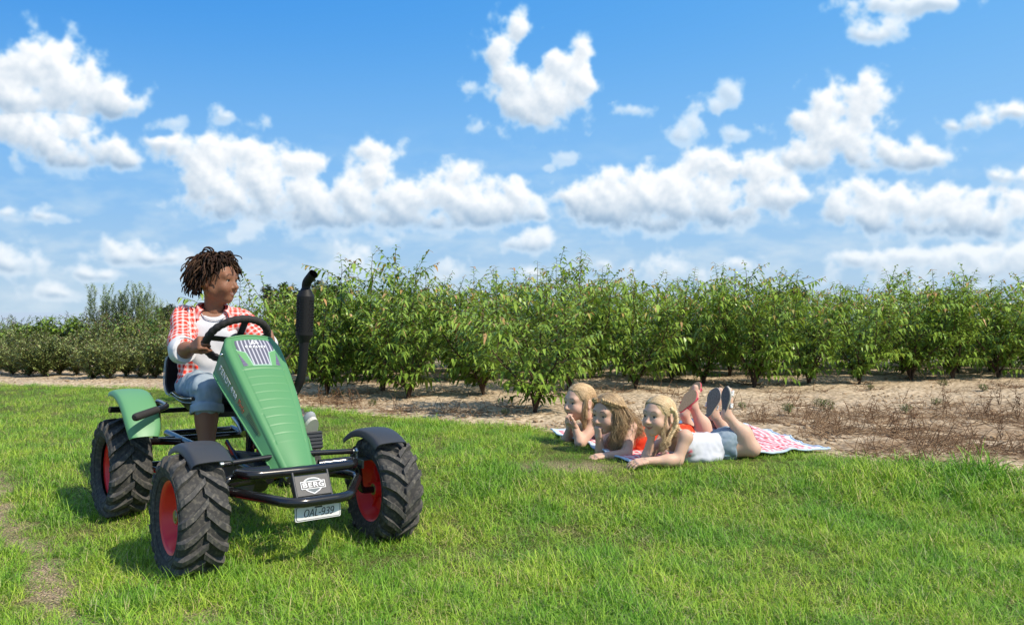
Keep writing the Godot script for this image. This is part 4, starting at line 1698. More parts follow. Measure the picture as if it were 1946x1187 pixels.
	mb.tube(bent([Vector3(-0.10, 0.33, 0.44), Vector3(-0.235, 0.335, 0.46), Vector3(-0.20, 0.338, 0.535), Vector3(0.0, 0.338, 0.548), Vector3(0.20, 0.338, 0.535), Vector3(0.235, 0.335, 0.46), Vector3(0.10, 0.33, 0.44)], 0.0, 0.035), PackedFloat32Array([0.0175]), 14)
	mb.tube(bent([Vector3(-0.05, 0.275, 0.33), Vector3(-0.20, 0.275, 0.345), Vector3(-0.262, 0.272, 0.42), Vector3(-0.115, 0.263, 0.70), Vector3(0.095, 0.263, 0.70), Vector3(0.262, 0.272, 0.46), Vector3(0.20, 0.275, 0.36), Vector3(0.05, 0.275, 0.33)], 0.0, 0.055), PackedFloat32Array([0.0175]), 14)
	obj("bumper", mb.commit(), M.frame, kart)

	# name plate between the bars
	var face := Vector3(0, 0.80, 0.60).normalized()
	var px := Vector3(1, 0, 0)
	var upd := Vector3(0, 0.85, -0.5).normalized()
	face = px.cross(upd)
	var pxf := Transform3D(Basis(px, upd, face), Vector3(-0.014, 0.303, 0.630))
	mb = MB.new()
	mb.rbox(Transform3D(pxf.basis, pxf.origin - face * 0.018), Vector3(0.134, 0.080, 0.036), 0.004)
	for s in [-1.0, 1.0]:
		mb.tube(PackedVector3Array([pxf * Vector3(s * 0.066, -0.056, -0.004), pxf * Vector3(s * 0.066, 0.052, -0.004)]), PackedFloat32Array([0.0048]), 8)
	var plate := obj("name_plate", mb.commit(), M.plastic, kart)
	# shield-shaped emblem
	mb = MB.new()
	var shield := PackedVector2Array()
	for k in 13:
		var a := PI * k / 12.0
		shield.append(Vector2(0.034 * cos(a), 0.010 + 0.017 * sin(a)))
	shield.append_array([Vector2(-0.034, -0.012), Vector2(-0.022, -0.022), Vector2(0.0, -0.033), Vector2(0.022, -0.022), Vector2(0.034, -0.012)])
	mb.slab(shield, 0.0014, pxf)
	obj("emblem", mb.commit(), M.white, plate)
	mb = MB.new()
	var inner := PackedVector2Array()
	for p in shield:
		inner.append(p * Vector2(0.88, 0.88))
	mb.slab(inner, 0.0022, pxf)
	obj("emblem_field", mb.commit(), mat(lin(0.045, 0.075, 0.095), 0.4), plate)
	mb = MB.new()
	mb.slab(PackedVector2Array([Vector2(-0.046, -0.014), Vector2(0.046, -0.014), Vector2(0.046, 0.014), Vector2(-0.046, 0.014)]), 0.0030, pxf)
	obj("name_frame", mb.commit(), M.white, plate)
	mb = MB.new()
	mb.slab(PackedVector2Array([Vector2(-0.0435, -0.0115), Vector2(0.0435, -0.0115), Vector2(0.0435, 0.0115), Vector2(-0.0435, 0.0115)]), 0.0038, pxf)
	obj("name_field", mb.commit(), M.plastic, plate)
	lettering("BERG", plate, M.white, pxf * Transform3D(Basis.IDENTITY, Vector3(0, 0, 0.0044)), 0.080, 0.017)

	# licence plate
	var lxf := Transform3D(Basis(Vector3.RIGHT, deg_to_rad(-6.0)), Vector3(-0.011, 0.217, 0.668))
	var rr := func(hw: float, hh: float, r: float) -> PackedVector2Array:
		var o := PackedVector2Array()
		for q in [[1, 1, 0.0], [-1, 1, 0.5], [-1, -1, 1.0], [1, -1, 1.5]]:
			for k in 6:
				var a: float = PI * (q[2] + 0.1 * k)
				o.append(Vector2(q[0] * (hw - r) + r * cos(a), q[1] * (hh - r) + r * sin(a)))
		return o
	mb = MB.new()
	mb.slab(rr.call(0.086, 0.026, 0.006), 0.006, lxf)
	var lic := obj("licence_plate", mb.commit(), mat(lin(0.62, 0.62, 0.63), 0.4, 0.0), kart)
	mb = MB.new()
	mb.slab(rr.call(0.082, 0.0225, 0.005), 0.0068, lxf)
	obj("border", mb.commit(), M.black, lic)
	mb = MB.new()
	mb.slab(rr.call(0.0805, 0.021, 0.0045), 0.0075, lxf)
	obj("plate_field", mb.commit(), mat(lin(0.74, 0.74, 0.75), 0.4, 0.0), lic)
	lettering("OAL-939", lic, M.black, lxf * Transform3D(Basis.IDENTITY, Vector3(0.002, 0, 0.0082)), 0.112, 0.026, "Droid Sans", false, 0.22)
	mb = MB.new()
	mb.rbox(Transform3D(Basis.IDENTITY, Vector3(-0.011, 0.247, 0.672)), Vector3(0.03, 0.03, 0.005), 0.001)
	obj("plate_bracket", mb.commit(), M.frame, kart)

	# steering: tie rods with joints, brackets at the wheels, column and wheel
	for s in [-1.0, 1.0]:
		mb = MB.new()
		mb.tube(PackedVector3Array([Vector3(0.0, 0.372, 0.405), Vector3(s * 0.255, 0.362, 0.415)]), PackedFloat32Array([0.0105]), 10)
		var rod := obj("tie_rod", mb.commit(), M.frame, kart)
		mb = MB.new()
		mb.tube(PackedVector3Array([Vector3(s * 0.250, 0.362, 0.415), Vector3(s * 0.266, 0.362, 0.415)]), PackedFloat32Array([0.0095]), 6)
		mb.ball(Vector3(s * 0.276, 0.362, 0.415), Vector3(0.013, 0.013, 0.013))
		mb.tube(PackedVector3Array([Vector3(s * 0.276, 0.365, 0.415), Vector3(s * 0.276, 0.335, 0.415)]), PackedFloat32Array([0.006]), 8)
		obj("rod_joint", mb.commit(), M.zinc, rod)
		mb = MB.new()
		mb.rbox(Transform3D(Basis.IDENTITY, Vector3(s * 0.300, 0.332, 0.44)), Vector3(0.06, 0.006, 0.05), 0.0015)
		mb.rbox(Transform3D(Basis.IDENTITY, Vector3(s * 0.318, 0.372, 0.44)), Vector3(0.005, 0.085, 0.042), 0.0015)
		mb.rbox(Transform3D(Basis.IDENTITY, Vector3(s * 0.274, 0.318, 0.455)), Vector3(0.006, 0.034, 0.04), 0.0015)
		mb.tube(PackedVector3Array([Vector3(s * 0.318, 0.40, 0.44), Vector3(s * 0.33, 0.445, 0.44)]), PackedFloat32Array([0.006]), 8)
		obj("fender_bracket", mb.commit(), M.zinc, kart)
	mb = MB.new()
	mb.tube(PackedVector3Array([Vector3(0, 0.762, -0.158), Vector3(0, 0.45, 0.17)]), PackedFloat32Array([0.014]), 10)
	obj("steering_column", mb.commit(), M.frame, kart)
	var sx := Transform3D(Basis(Vector3.RIGHT, deg_to_rad(-46.0)), Vector3(0, 0.772, -0.170))
	mb = MB.new()
	var ring := PackedVector3Array()
	var radii := PackedFloat32Array()
	for k in 120:
		var a := TAU * k / 120
		ring.append(sx * Vector3(0.129 * cos(a), 0, 0.129 * sin(a)))
		radii.append(0.0165 + 0.0012 * cos(a * 30.0))
	radii.append(radii[0])
	mb.tube(ring, radii, 12, false, true)
	var sw := obj("steering_wheel", mb.commit(), M.grip, kart)
	for a in [0.15, PI - 0.15, PI * 0.5]:
		mb = MB.new()
		var dirn := Vector3(cos(a), 0, sin(a))
		var sb := Basis(dirn, UPV, dirn.cross(UPV))
		mb.rbox(sx * Transform3D(sb, dirn * 0.066 + Vector3(0, -0.006, 0)), Vector3(0.122, 0.006, 0.030), 0.002)
		obj("spoke", mb.commit(), M.black, sw)
	mb = MB.new()
	mb.lathe(PackedVector2Array([Vector2(0.034, -0.02), Vector2(0.036, 0.0), Vector2(0.030, 0.012), Vector2(0.0, 0.016)]), 24, sx)
	obj("hub", mb.commit(), M.plastic, sw)

	# exhaust
	mb = MB.new()
	var ex := Vector3(0.158, -0.018, 0.152)
	mb.tube(bent([Vector3(0.10, 0.53, 0.13), Vector3(0.140, 0.575, 0.128), ex + Vector3(-0.003, 0.65, -0.002), ex + Vector3(0, 0.80, 0.003)], 0.0, 0.06), PackedFloat32Array([0.0185]), 14)
	M.stack = mat(lin(0.011, 0.011, 0.012), 0.55, 0.0, 0.35)
	grain(M.stack, 0.2, 0.012, 20.0)
	var exh := obj("exhaust_pipe", mb.commit(), M.stack, kart)
	mb = MB.new()
	var ext := Transform3D(Basis.IDENTITY, ex)
	mb.lathe(PackedVector2Array([Vector2(0.0195, 0.775), Vector2(0.0205, 0.790), Vector2(0.0205, 0.797), Vector2(0.0355, 0.825), Vector2(0.0355, 0.83)]), 32, ext)
	mb.lathe(PackedVector2Array([Vector2(0.0355, 0.985), Vector2(0.0355, 0.990), Vector2(0.020, 1.018), Vector2(0.0175, 1.022)]), 32, ext)
	# perforated jacket: a wall of cells with round holes, dark core behind
	var rows := 14
	var around := 24
	for r in rows:
		for k in around:
			var a0 := TAU * (k + 0.5 * (r % 2)) / around
			var y0 := 0.83 + 0.155 * r / rows
			var y1 := 0.83 + 0.155 * (r + 1) / rows
			var da := TAU / around
			var hole := r > 0 and r < rows - 1 and (int(floor((k + 0.5 * (r % 2)) * 1.0)) % 8) < 6
			var C := func(u: float, v: float, rad: float) -> Vector3:
				var a := a0 + da * u
				return ex + Vector3(rad * cos(a), lerpf(y0, y1, v), rad * sin(a))
			if not hole:
				mb.quad(C.call(0, 0, 0.0355), C.call(1, 0, 0.0355), C.call(1, 1, 0.0355), C.call(0, 1, 0.0355), ex + Vector3(0, y0, 0))
				continue
			var sq := [[0, 0], [1, 0], [1, 1], [0, 1]]
			for e in 4:
				var m0 := Vector2(sq[e][0], sq[e][1])
				var m1 := Vector2(sq[(e + 1) % 4][0], sq[(e + 1) % 4][1])
				var h0 := Vector2(0.5, 0.5) + (m0 - Vector2(0.5, 0.5)).normalized() * 0.40
				var h1 := Vector2(0.5, 0.5) + (m1 - Vector2(0.5, 0.5)).normalized() * 0.40
				var mm := Vector2(0.5, 0.5) + ((m0 + m1) * 0.5 - Vector2(0.5, 0.5)).normalized() * 0.40
				var c0: Vector3 = ex + Vector3(0, y0, 0)
				mb.quad(C.call(m0.x, m0.y, 0.0355), C.call(m1.x, m1.y, 0.0355), C.call(h1.x, h1.y, 0.0355), C.call(h0.x, h0.y, 0.0355), c0)
				mb.tri(C.call(h0.x, h0.y, 0.0355), C.call(h1.x, h1.y, 0.0355), C.call(mm.x, mm.y, 0.0355), c0)
	obj("muffler", mb.commit(), M.stack, exh)
	mb = MB.new()
	mb.lathe(PackedVector2Array([Vector2(0.027, 0.828), Vector2(0.027, 0.988)]), 20, ext)
	obj("muffler_core", mb.commit(), M.black, exh)
	mb = MB.new()
	mb.tube(bent([ex + Vector3(0, 1.012, 0), ex + Vector3(0, 1.045, 0.002), ex + Vector3(0.008, 1.082, 0.050)], 0.0, 0.026), PackedFloat32Array([0.0175, 0.0175, 0.018, 0.0185, 0.019, 0.019, 0.019, 0.019, 0.0195]), 18, false)
	mb.tube(bent([ex + Vector3(0, 1.030, 0), ex + Vector3(0, 1.045, 0.002), ex + Vector3(0.008, 1.082, 0.050)], 0.0, 0.02), PackedFloat32Array([0.0155]), 14, false)
	obj("exhaust_tip", mb.commit(), M.stack, exh)

	# seat: a moulded bucket with piping along the side
	mb = MB.new()
	var so := []
	var si := []
	for k in 25:
		var t := k / 24.0
		# side line: front lip, pan, bend, back
		var y: float
		var z: float
		if t < 0.45:
			var q := t / 0.45
			z = lerpf(-0.20, -0.50, q)
			y = 0.468 - 0.020 * sin(q * PI) - 0.012 * (1.0 - q) * (1.0 - q)
		else:
			var q := (t - 0.45) / 0.55
			z = -0.50 - 0.125 * sin(minf(q * 2.2, 1.0) * PI * 0.5) - 0.015 * q
			y = 0.468 + 0.235 * pow(q, 1.25)
		var ro := PackedVector3Array()
		var ri := PackedVector3Array()
		var half := 0.175 - 0.012 * pow(absf(t - 0.45) * 1.8, 3.0) - 0.05 * smoothstep(0.9, 1.0, t)
		for j in 17:
			var u := j / 8.0 - 1.0
			var up := pow(absf(u), 4.0) * 0.075
			var nrm := Vector3(0, 1, 0.12).lerp(Vector3(0, 0.15, 1), smoothstep(0.3, 0.6, t)).normalized()
			var p := Vector3(u * half, y, z) + nrm * up
			ro.append(p - nrm * 0.022 * (1.0 - pow(absf(u), 8.0)) + Vector3(signf(u) * 0.006 * pow(absf(u), 8.0), 0, 0))
			ri.append(p)
		so.append(ro)
		si.append(ri)
	mb.grid(so, false, true)
	mb.grid(si, false, false)
	for e in [0, 24]:
		mb.grid([so[e], si[e]], false, e == 24)
	for e in [0, 16]:
		var A := PackedVector3Array()
		var B := PackedVector3Array()
		for k in 25:
			A.append(so[k][e])
			B.append(si[k][e])
		mb.grid([A, B], false, e == 0)
	var seat := obj("seat", mb.commit(), M.plastic, kart)
	for off in [[0.2, 0.0075], [0.62, 0.010]]:
		for e in [1, 15]:
			mb = MB.new()
			var A := PackedVector3Array()
			for k in 25:
				var p: Vector3 = so[k][e].lerp(so[k][0 if e == 1 else 16], 0.30 + off[0])
				A.append(p + Vector3((-1.0 if e == 1 else 1.0) * 0.006, -0.004, -0.004))
			mb.tube(A, PackedFloat32Array([0.0022]), 6)
			obj("piping", mb.commit(), mat(lin(0.42, 0.47, 0.50), 0.5), seat)

	# hand lever
	mb = MB.new()
	mb.tube(bent([Vector3(-0.235, 0.36, -0.44), Vector3(-0.245, 0.486, -0.44), Vector3(-0.262, 0.490, -0.23), Vector3(-0.40, 0.472, -0.12)], 0.0, 0.03), PackedFloat32Array([0.0125]), 10)
	var lever := obj("hand_lever", mb.commit(), M.frame, kart)
	mb = MB.new()
	mb.tube(PackedVector3Array([Vector3(-0.315, 0.4835, -0.188), Vector3(-0.41, 0.4705, -0.112), Vector3(-0.418, 0.4695, -0.106), Vector3(-0.421, 0.4690, -0.1035)]), PackedFloat32Array([0.0155, 0.0165, 0.0150, 0.008]), 14)
	obj("grip", mb.commit(), M.grip, lever)

	# drive: chain case, crank and pedals, red stay, silver bent rod
	mb = MB.new()
	var case_ := PackedVector2Array()
	for k in 14:
		var a := PI * (0.5 - k / 13.0)
		case_.append(Vector2(0.26 + 0.095 * cos(a), 0.285 + 0.075 * sin(a)))
	for k in 8:
		var a := PI * (1.5 - k / 7.0)
		case_.append(Vector2(-0.36 + 0.05 * cos(a), 0.23 + 0.05 * sin(a)))
	case_.reverse()
	var cxf := Transform3D(Basis(Vector3(0, 0, 1), UPV, Vector3(-1, 0, 0)), Vector3(-0.055, 0, 0))
	mb.slab(case_, 0.055, cxf)
	var chain := obj("chain_case", mb.commit(), M.plastic, kart)
	mb = MB.new()
	for k in 5:
		mb.rbox(Transform3D(cxf.basis, Vector3(-0.1115, 0.262 + k * 0.009, 0.200)), Vector3(0.030 - absf(k - 2.0) * 0.005, 0.0035, 0.001), 0.0003)
	obj("emblem", mb.commit(), M.silver_print, chain)
	mb = MB.new()
	mb.tube(PackedVector3Array([Vector3(-0.085, 0.385, 0.26), Vector3(0.085, 0.385, 0.26)]), PackedFloat32Array([0.010]), 10)
	mb.rbox(Transform3D(Basis(Vector3.RIGHT, 0.4), Vector3(0.085, 0.385, 0.29)), Vector3(0.010, 0.02, 0.10), 0.002)
	mb.rbox(Transform3D(Basis(Vector3.RIGHT, 0.4), Vector3(-0.120, 0.34, 0.16)), Vector3(0.010, 0.02, 0.20), 0.002)
	obj("crank", mb.commit(), M.frame, kart)
	for p in [Vector3(0.135, 0.40, 0.315), Vector3(-0.165, 0.30, 0.07)]:
		mb = MB.new()
		mb.rbox(Transform3D(Basis(Vector3.RIGHT, 1.35 if p.x > 0 else -0.4), p), Vector3(0.075, 0.020, 0.070), 0.005)
		for k in 5:
			mb.rbox(Transform3D(Basis(Vector3.RIGHT, 1.35 if p.x > 0 else -0.4), p) * Transform3D(Basis.IDENTITY, Vector3(0, 0.011, -0.028 + k * 0.014)), Vector3(0.07, 0.008, 0.006), 0.001)
		obj("pedal", mb.commit(), M.plastic, kart)
	mb = MB.new()
	mb.rbox(Transform3D(Basis(Vector3.RIGHT, 0.2), Vector3(0.0, 0.335, 0.165)), Vector3(0.05, 0.07, 0.06), 0.006)
	mb.tube(PackedVector3Array([Vector3(-0.06, 0.30, 0.16), Vector3(0.06, 0.30, 0.16)]), PackedFloat32Array([0.022]), 14)
	obj("red_stay", mb.commit(), M.red, kart)
	mb = MB.new()
	mb.tube(bent([Vector3(0.12, 0.46, -0.53), Vector3(0.12, 0.395, -0.51), Vector3(0.12, 0.36, -0.40), Vector3(0.12, 0.33, -0.36)], 0.0, 0.035), PackedFloat32Array([0.018]), 12)
	obj("silver_rod", mb.commit(), M.zinc, kart)
	return kart


# ---------------------------------------------------------------- people
func joined(mb: MB, other: MB, xf: Transform3D) -> void:
	var base := mb.v.size()
	for k in other.v.size():
		mb.v.append(xf * other.v[k])
		mb.n.append((xf.basis * other.n[k]).normalized())
	mb.c.append_array(other.c)
	mb.uv.append_array(other.uv)
	for k in other.i:
		mb.i.append(base + k)


# face towards +z, ears at x +-0.075, chin to crown 0.2
func head_shape(o: Dictionary) -> MB:
	var s := Solid.new()
	s.egg(Vector3(0, 0.030, -0.012), Vector3(0.073, 0.079, 0.090))
	s.egg(Vector3(0, -0.030, 0.026), Vector3(0.054, 0.066, 0.056), 0.03)
	s.egg(Vector3(0, -0.083, 0.052), Vector3(0.019, 0.015, 0.017), 0.03)
	s.cap(Vector3(-0.045, -0.045, 0.006), Vector3(0.045, -0.045, 0.006), 0.026, 0.026, 0.03)
	for e in [-1.0, 1.0]:
		s.egg(Vector3(e * 0.035, -0.030, 0.055), Vector3(0.022, 0.021, 0.020), 0.028)
		s.egg(Vector3(e * 0.030, 0.004, 0.092), Vector3(0.017, 0.012, 0.015), 0.014, Basis.IDENTITY, 1)
	s.cap(Vector3(-0.038, 0.024, 0.064), Vector3(0.038, 0.024, 0.064), 0.012, 0.012, 0.02)
	s.cap(Vector3(0, 0.004, 0.077), Vector3(0, -0.024, 0.094), 0.0062, 0.0090, 0.012)
	s.egg(Vector3(0, -0.027, 0.0965), Vector3(0.0105, 0.0092, 0.0090), 0.006)
	for e in [-1.0, 1.0]:
		s.egg(Vector3(e * 0.0105, -0.030, 0.083), Vector3(0.0075, 0.0065, 0.0085), 0.006)
		# lids
		s.egg(Vector3(e * 0.030, 0.0125, 0.0655), Vector3(0.0150, 0.0095, 0.0130), 0.004)
		s.egg(Vector3(e * 0.030, -0.0085, 0.0650), Vector3(0.0150, 0.0085, 0.0125), 0.006)
		# ears
		var eb := Basis(Vector3(0, 1, 0), e * 0.35) * Basis(Vector3(1, 0, 0), -0.15)
		s.egg(Vector3(e * 0.077, -0.004, -0.012), Vector3(0.0085, 0.031, 0.019), 0.006, eb)
		s.egg(Vector3(e * 0.086, -0.001, -0.008), Vector3(0.0060, 0.019, 0.010), 0.006, eb, 1)
	# mouth
	var wide: float = o.get("smile", 0.026)
	var up: float = o.get("lift", 0.008)
	var open: float = o.get("open", 0.003)
	var mz := 0.0768
	var corner := Vector3(wide, -0.056 + up, mz - 0.45 * wide - 0.003)
	for e in [-1.0, 1.0]:
		var c := corner * Vector3(e, 1, 1)
		s.cap(Vector3(0, -0.0535 + open * 0.4, mz + 0.001), c * 0.5 + Vector3(0, -0.0525 + open * 0.3, mz) * 0.5 + Vector3(0, -0.001, 0.002), 0.0042, 0.0040, 0.004)
		s.cap(c * 0.5 + Vector3(0, -0.0525 + open * 0.3, mz) * 0.5 + Vector3(0, -0.001, 0.002), c, 0.0040, 0.0026, 0.004)
		s.cap(Vector3(0, -0.0610 - open, mz - 0.0005), c * 0.55 + Vector3(0, -0.0605 - open, mz) * 0.45 + Vector3(0, -0.0005, 0.001), 0.0052, 0.0046, 0.004)
		s.cap(c * 0.55 + Vector3(0, -0.0605 - open, mz) * 0.45 + Vector3(0, -0.0005, 0.001), c, 0.0046, 0.0024, 0.004)
	# neck
	if o.has("neck"):
		s.cap(Vector3(0, -0.045, -0.018), o["neck"], 0.040, 0.043, 0.03)
	var skin: Color = o["skin"]
	var lip: Color = o["lip"]
	var brow: Color = o["brow"]
	var cheek: Color = o.get("cheek", skin)
	var scalp: Color = o.get("scalp", skin)
	var paint := func(p: Vector3, _n: Vector3) -> Color:
		var c := skin
		c = c.lerp(cheek, 0.55 * clampf(1.3 - (Vector3(absf(p.x), p.y, p.z) - Vector3(0.037, -0.028, 0.066)).length() / 0.022, 0.0, 1.0))
		c = c.lerp(cheek, 0.35 * clampf(1.2 - (p - Vector3(0, -0.027, 0.098)).length() / 0.014, 0.0, 1.0))
		# lips
		var t := clampf(absf(p.x) / wide, 0.0, 1.0)
		if absf(p.x) < wide + 0.001 and p.z > 0.052:
			var mid := lerpf(-0.0565 - open * 0.3, corner.y, t * t)
			var hi := mid + lerpf(0.0062 + open * 0.6, 0.0015, t)
			var lo := mid - lerpf(0.0085 + open * 1.2, 0.0020, t)
			var k := smoothstep(lo - 0.0015, lo + 0.0015, p.y) * (1.0 - smoothstep(hi - 0.001, hi + 0.002, p.y))
			c = c.lerp(lip, 0.9 * k)
			var gap := open * (1.0 - t * t)
			if gap > 0.0012:
				var in_gap := 1.0 - smoothstep(gap * 0.7, gap + 0.0014, absf(p.y - mid - 0.0003))
				c = c.lerp(o.get("teeth", Color(0.62, 0.58, 0.52)), in_gap)
			else:
				var line := 1.0 - smoothstep(0.0, 0.0022, absf(p.y - mid))
				c = c.lerp(lip * 0.45, 0.8 * line)
		# brows
		var bx := absf(p.x)
		if bx > 0.013 and bx < 0.048 and p.z > 0.03:
			var by := 0.0265 + 0.005 * sin((bx - 0.013) / 0.035 * PI) - 0.004 * smoothstep(0.035, 0.048, bx)
			c = c.lerp(brow, 0.8 * (1.0 - smoothstep(0.0014, 0.0042, absf(p.y - by))))
		return c
	var mb := MB.new()
	s.mesh(mb, o.get("cell", 0.0039), paint)
	# eyeballs with iris and pupil, upper lash line
	var gaze: Vector3 = o.get("gaze", Vector3(0, 0, 1)).normalized()
	for e in [-1.0, 1.0]:
		var mid := Vector3(e * 0.030, 0.003, 0.0655)
		var rows := []
		var cols := []
		var gb := Basis.looking_at(-gaze, UPV)
		for k in 15:
			var t := PI * 0.62 * k / 14.0
			var row := PackedVector3Array()
			var cr := PackedColorArray()
			for a in 16:
				var w := TAU * a / 16
				row.append(mid + gb * (Vector3(sin(t) * cos(w), sin(t) * sin(w), cos(t)) * 0.0118))
				var c := Color(0.60, 0.57, 0.54)
				if t < 0.62:
					c = o["iris"]
				if t < 0.24:
					c = Color(0.006, 0.005, 0.005)
				cr.append(c)
			rows.append(row)
			cols.append(cr)
		mb.grid(rows, true, false, cols)
		mb.col = o.get("lash", Color(0.02, 0.012, 0.01))
		var lash := PackedVector3Array()
		for k in 9:
			var t := k / 8.0 * 2.0 - 1.0
			lash.append(mid + Vector3(t * 0.0135, 0.0050 - 0.0042 * t * t, 0.0118 - 0.0060 * t * t))
		mb.tube(lash, PackedFloat32Array([0.0008, 0.0014, 0.0017, 0.0018, 0.0018, 0.0018, 0.0017, 0.0014, 0.0008]), 5)
	mb.col = Color(1, 1, 1)
	return mb


# palm and five fingers; fwd points to the fingers, back out of the back of the hand, thumb_side +1/-1 along fwd x back
func add_hand(mb: MB, wrist: Vector3, fwd: Vector3, back: Vector3, thumb_side: float, curl: Array, skin: Color, size := 1.0, thumb_in := 0.5, spread := 1.0) -> void:
	fwd = fwd.normalized()
	back = (back - fwd * back.dot(fwd)).normalized()
	var side := fwd.cross(back) * thumb_side
	var s := Solid.new()
	var z := size
	for k in 4:
		var off := (1.5 - k) * 0.0162 * z
		var base := wrist + fwd * (0.056 - 0.004 * absf(k - 1.2)) * z + side * off + back * 0.003
		s.cap(wrist + side * off * 0.62, base, 0.0125 * z, 0.0096 * z, 0.012)
		var lens: Array = [[0.028, 0.018, 0.015], [0.031, 0.021, 0.016], [0.029, 0.019, 0.015], [0.022, 0.015, 0.013]][k]
		var d := fwd
		var p := base
		var tot := 0.0
		var bent_side := side * (1.5 - k) * 0.06 * spread
		for j in 3:
			tot += curl[j] * (1.0 + 0.06 * k)
			d = (fwd * cos(tot) - back * sin(tot) + bent_side).normalized()
			var q: Vector3 = p + d * lens[j] * z
			s.cap(p, q, (0.0076 - 0.0006 * j) * z, (0.0071 - 0.0009 * j) * z, 0.0015)
			p = q
	# thumb
	var tb := wrist + fwd * 0.016 * z + side * 0.018 * z - back * 0.004
	var t1 := tb + (fwd * 0.55 + side * 0.75 * (1.0 - thumb_in) - back * 0.55 * thumb_in + side * 0.2).normalized() * 0.026 * z
	var t2 := t1 + (fwd * 0.85 - back * 0.75 * thumb_in + side * 0.25 * (1.0 - thumb_in)).normalized() * 0.024 * z
	var t3 := t2 + (fwd * 0.7 - back * 0.9 * thumb_in - side * 0.15).normalized() * 0.018 * z
	s.cap(wrist + fwd * 0.008 * z, tb, 0.013 * z, 0.0125 * z, 0.01)
	s.cap(tb, t1, 0.0118 * z, 0.0095 * z, 0.008)
	s.cap(t1, t2, 0.0095 * z, 0.0085 * z, 0.003)
	s.cap(t2, t3, 0.0085 * z, 0.0068 * z, 0.003)
	s.mesh(mb, 0.0034, func(_p: Vector3, _n: Vector3) -> Color: return skin)


func skin_mat() -> StandardMaterial3D:
	var m := vmat(0.5, 0.35)
	m.subsurf_scatter_enabled = true
	m.subsurf_scatter_strength = 0.12
	grain(m, 0.2, 0.008, 30.0)
	return m


func gingham(u: float, v: float, size: float, light: Color, mid: Color, deep: Color) -> Color:
	var a := smoothstep(0.14, 0.22, absf(fposmod(u / size, 1.0) - 0.5))
	var b := smoothstep(0.14, 0.22, absf(fposmod(v / size, 1.0) - 0.5))
	return light.lerp(mid, (a + b) * 0.5 * 1.0).lerp(deep, a * b)


func person(label: String, at: Vector3, group := "") -> Node3D:
	return thing("person", label, "person", at, 0.0, group)


func cloth(called: String, mb: MB, m: Material, who: Node3D) -> MeshInstance3D:
	var o := obj(called, mb.commit(), m, who)
	o.position = -who.position
	return o


func folds(freq: float, size: float, s: Solid, seed_: int) -> void:
	s.fold = FastNoiseLite.new()
	s.fold.seed = seed_
	s.fold.frequency = freq
	s.fold.fractal_octaves = 2
	s.fold_size = size


# a chain of tapered limbs
func limb(s: Solid, pts: Array, radii: Array, soft := 0.02) -> void:
	for k in pts.size() - 1:
		s.cap(pts[k], pts[k + 1], radii[k], radii[k + 1], soft)


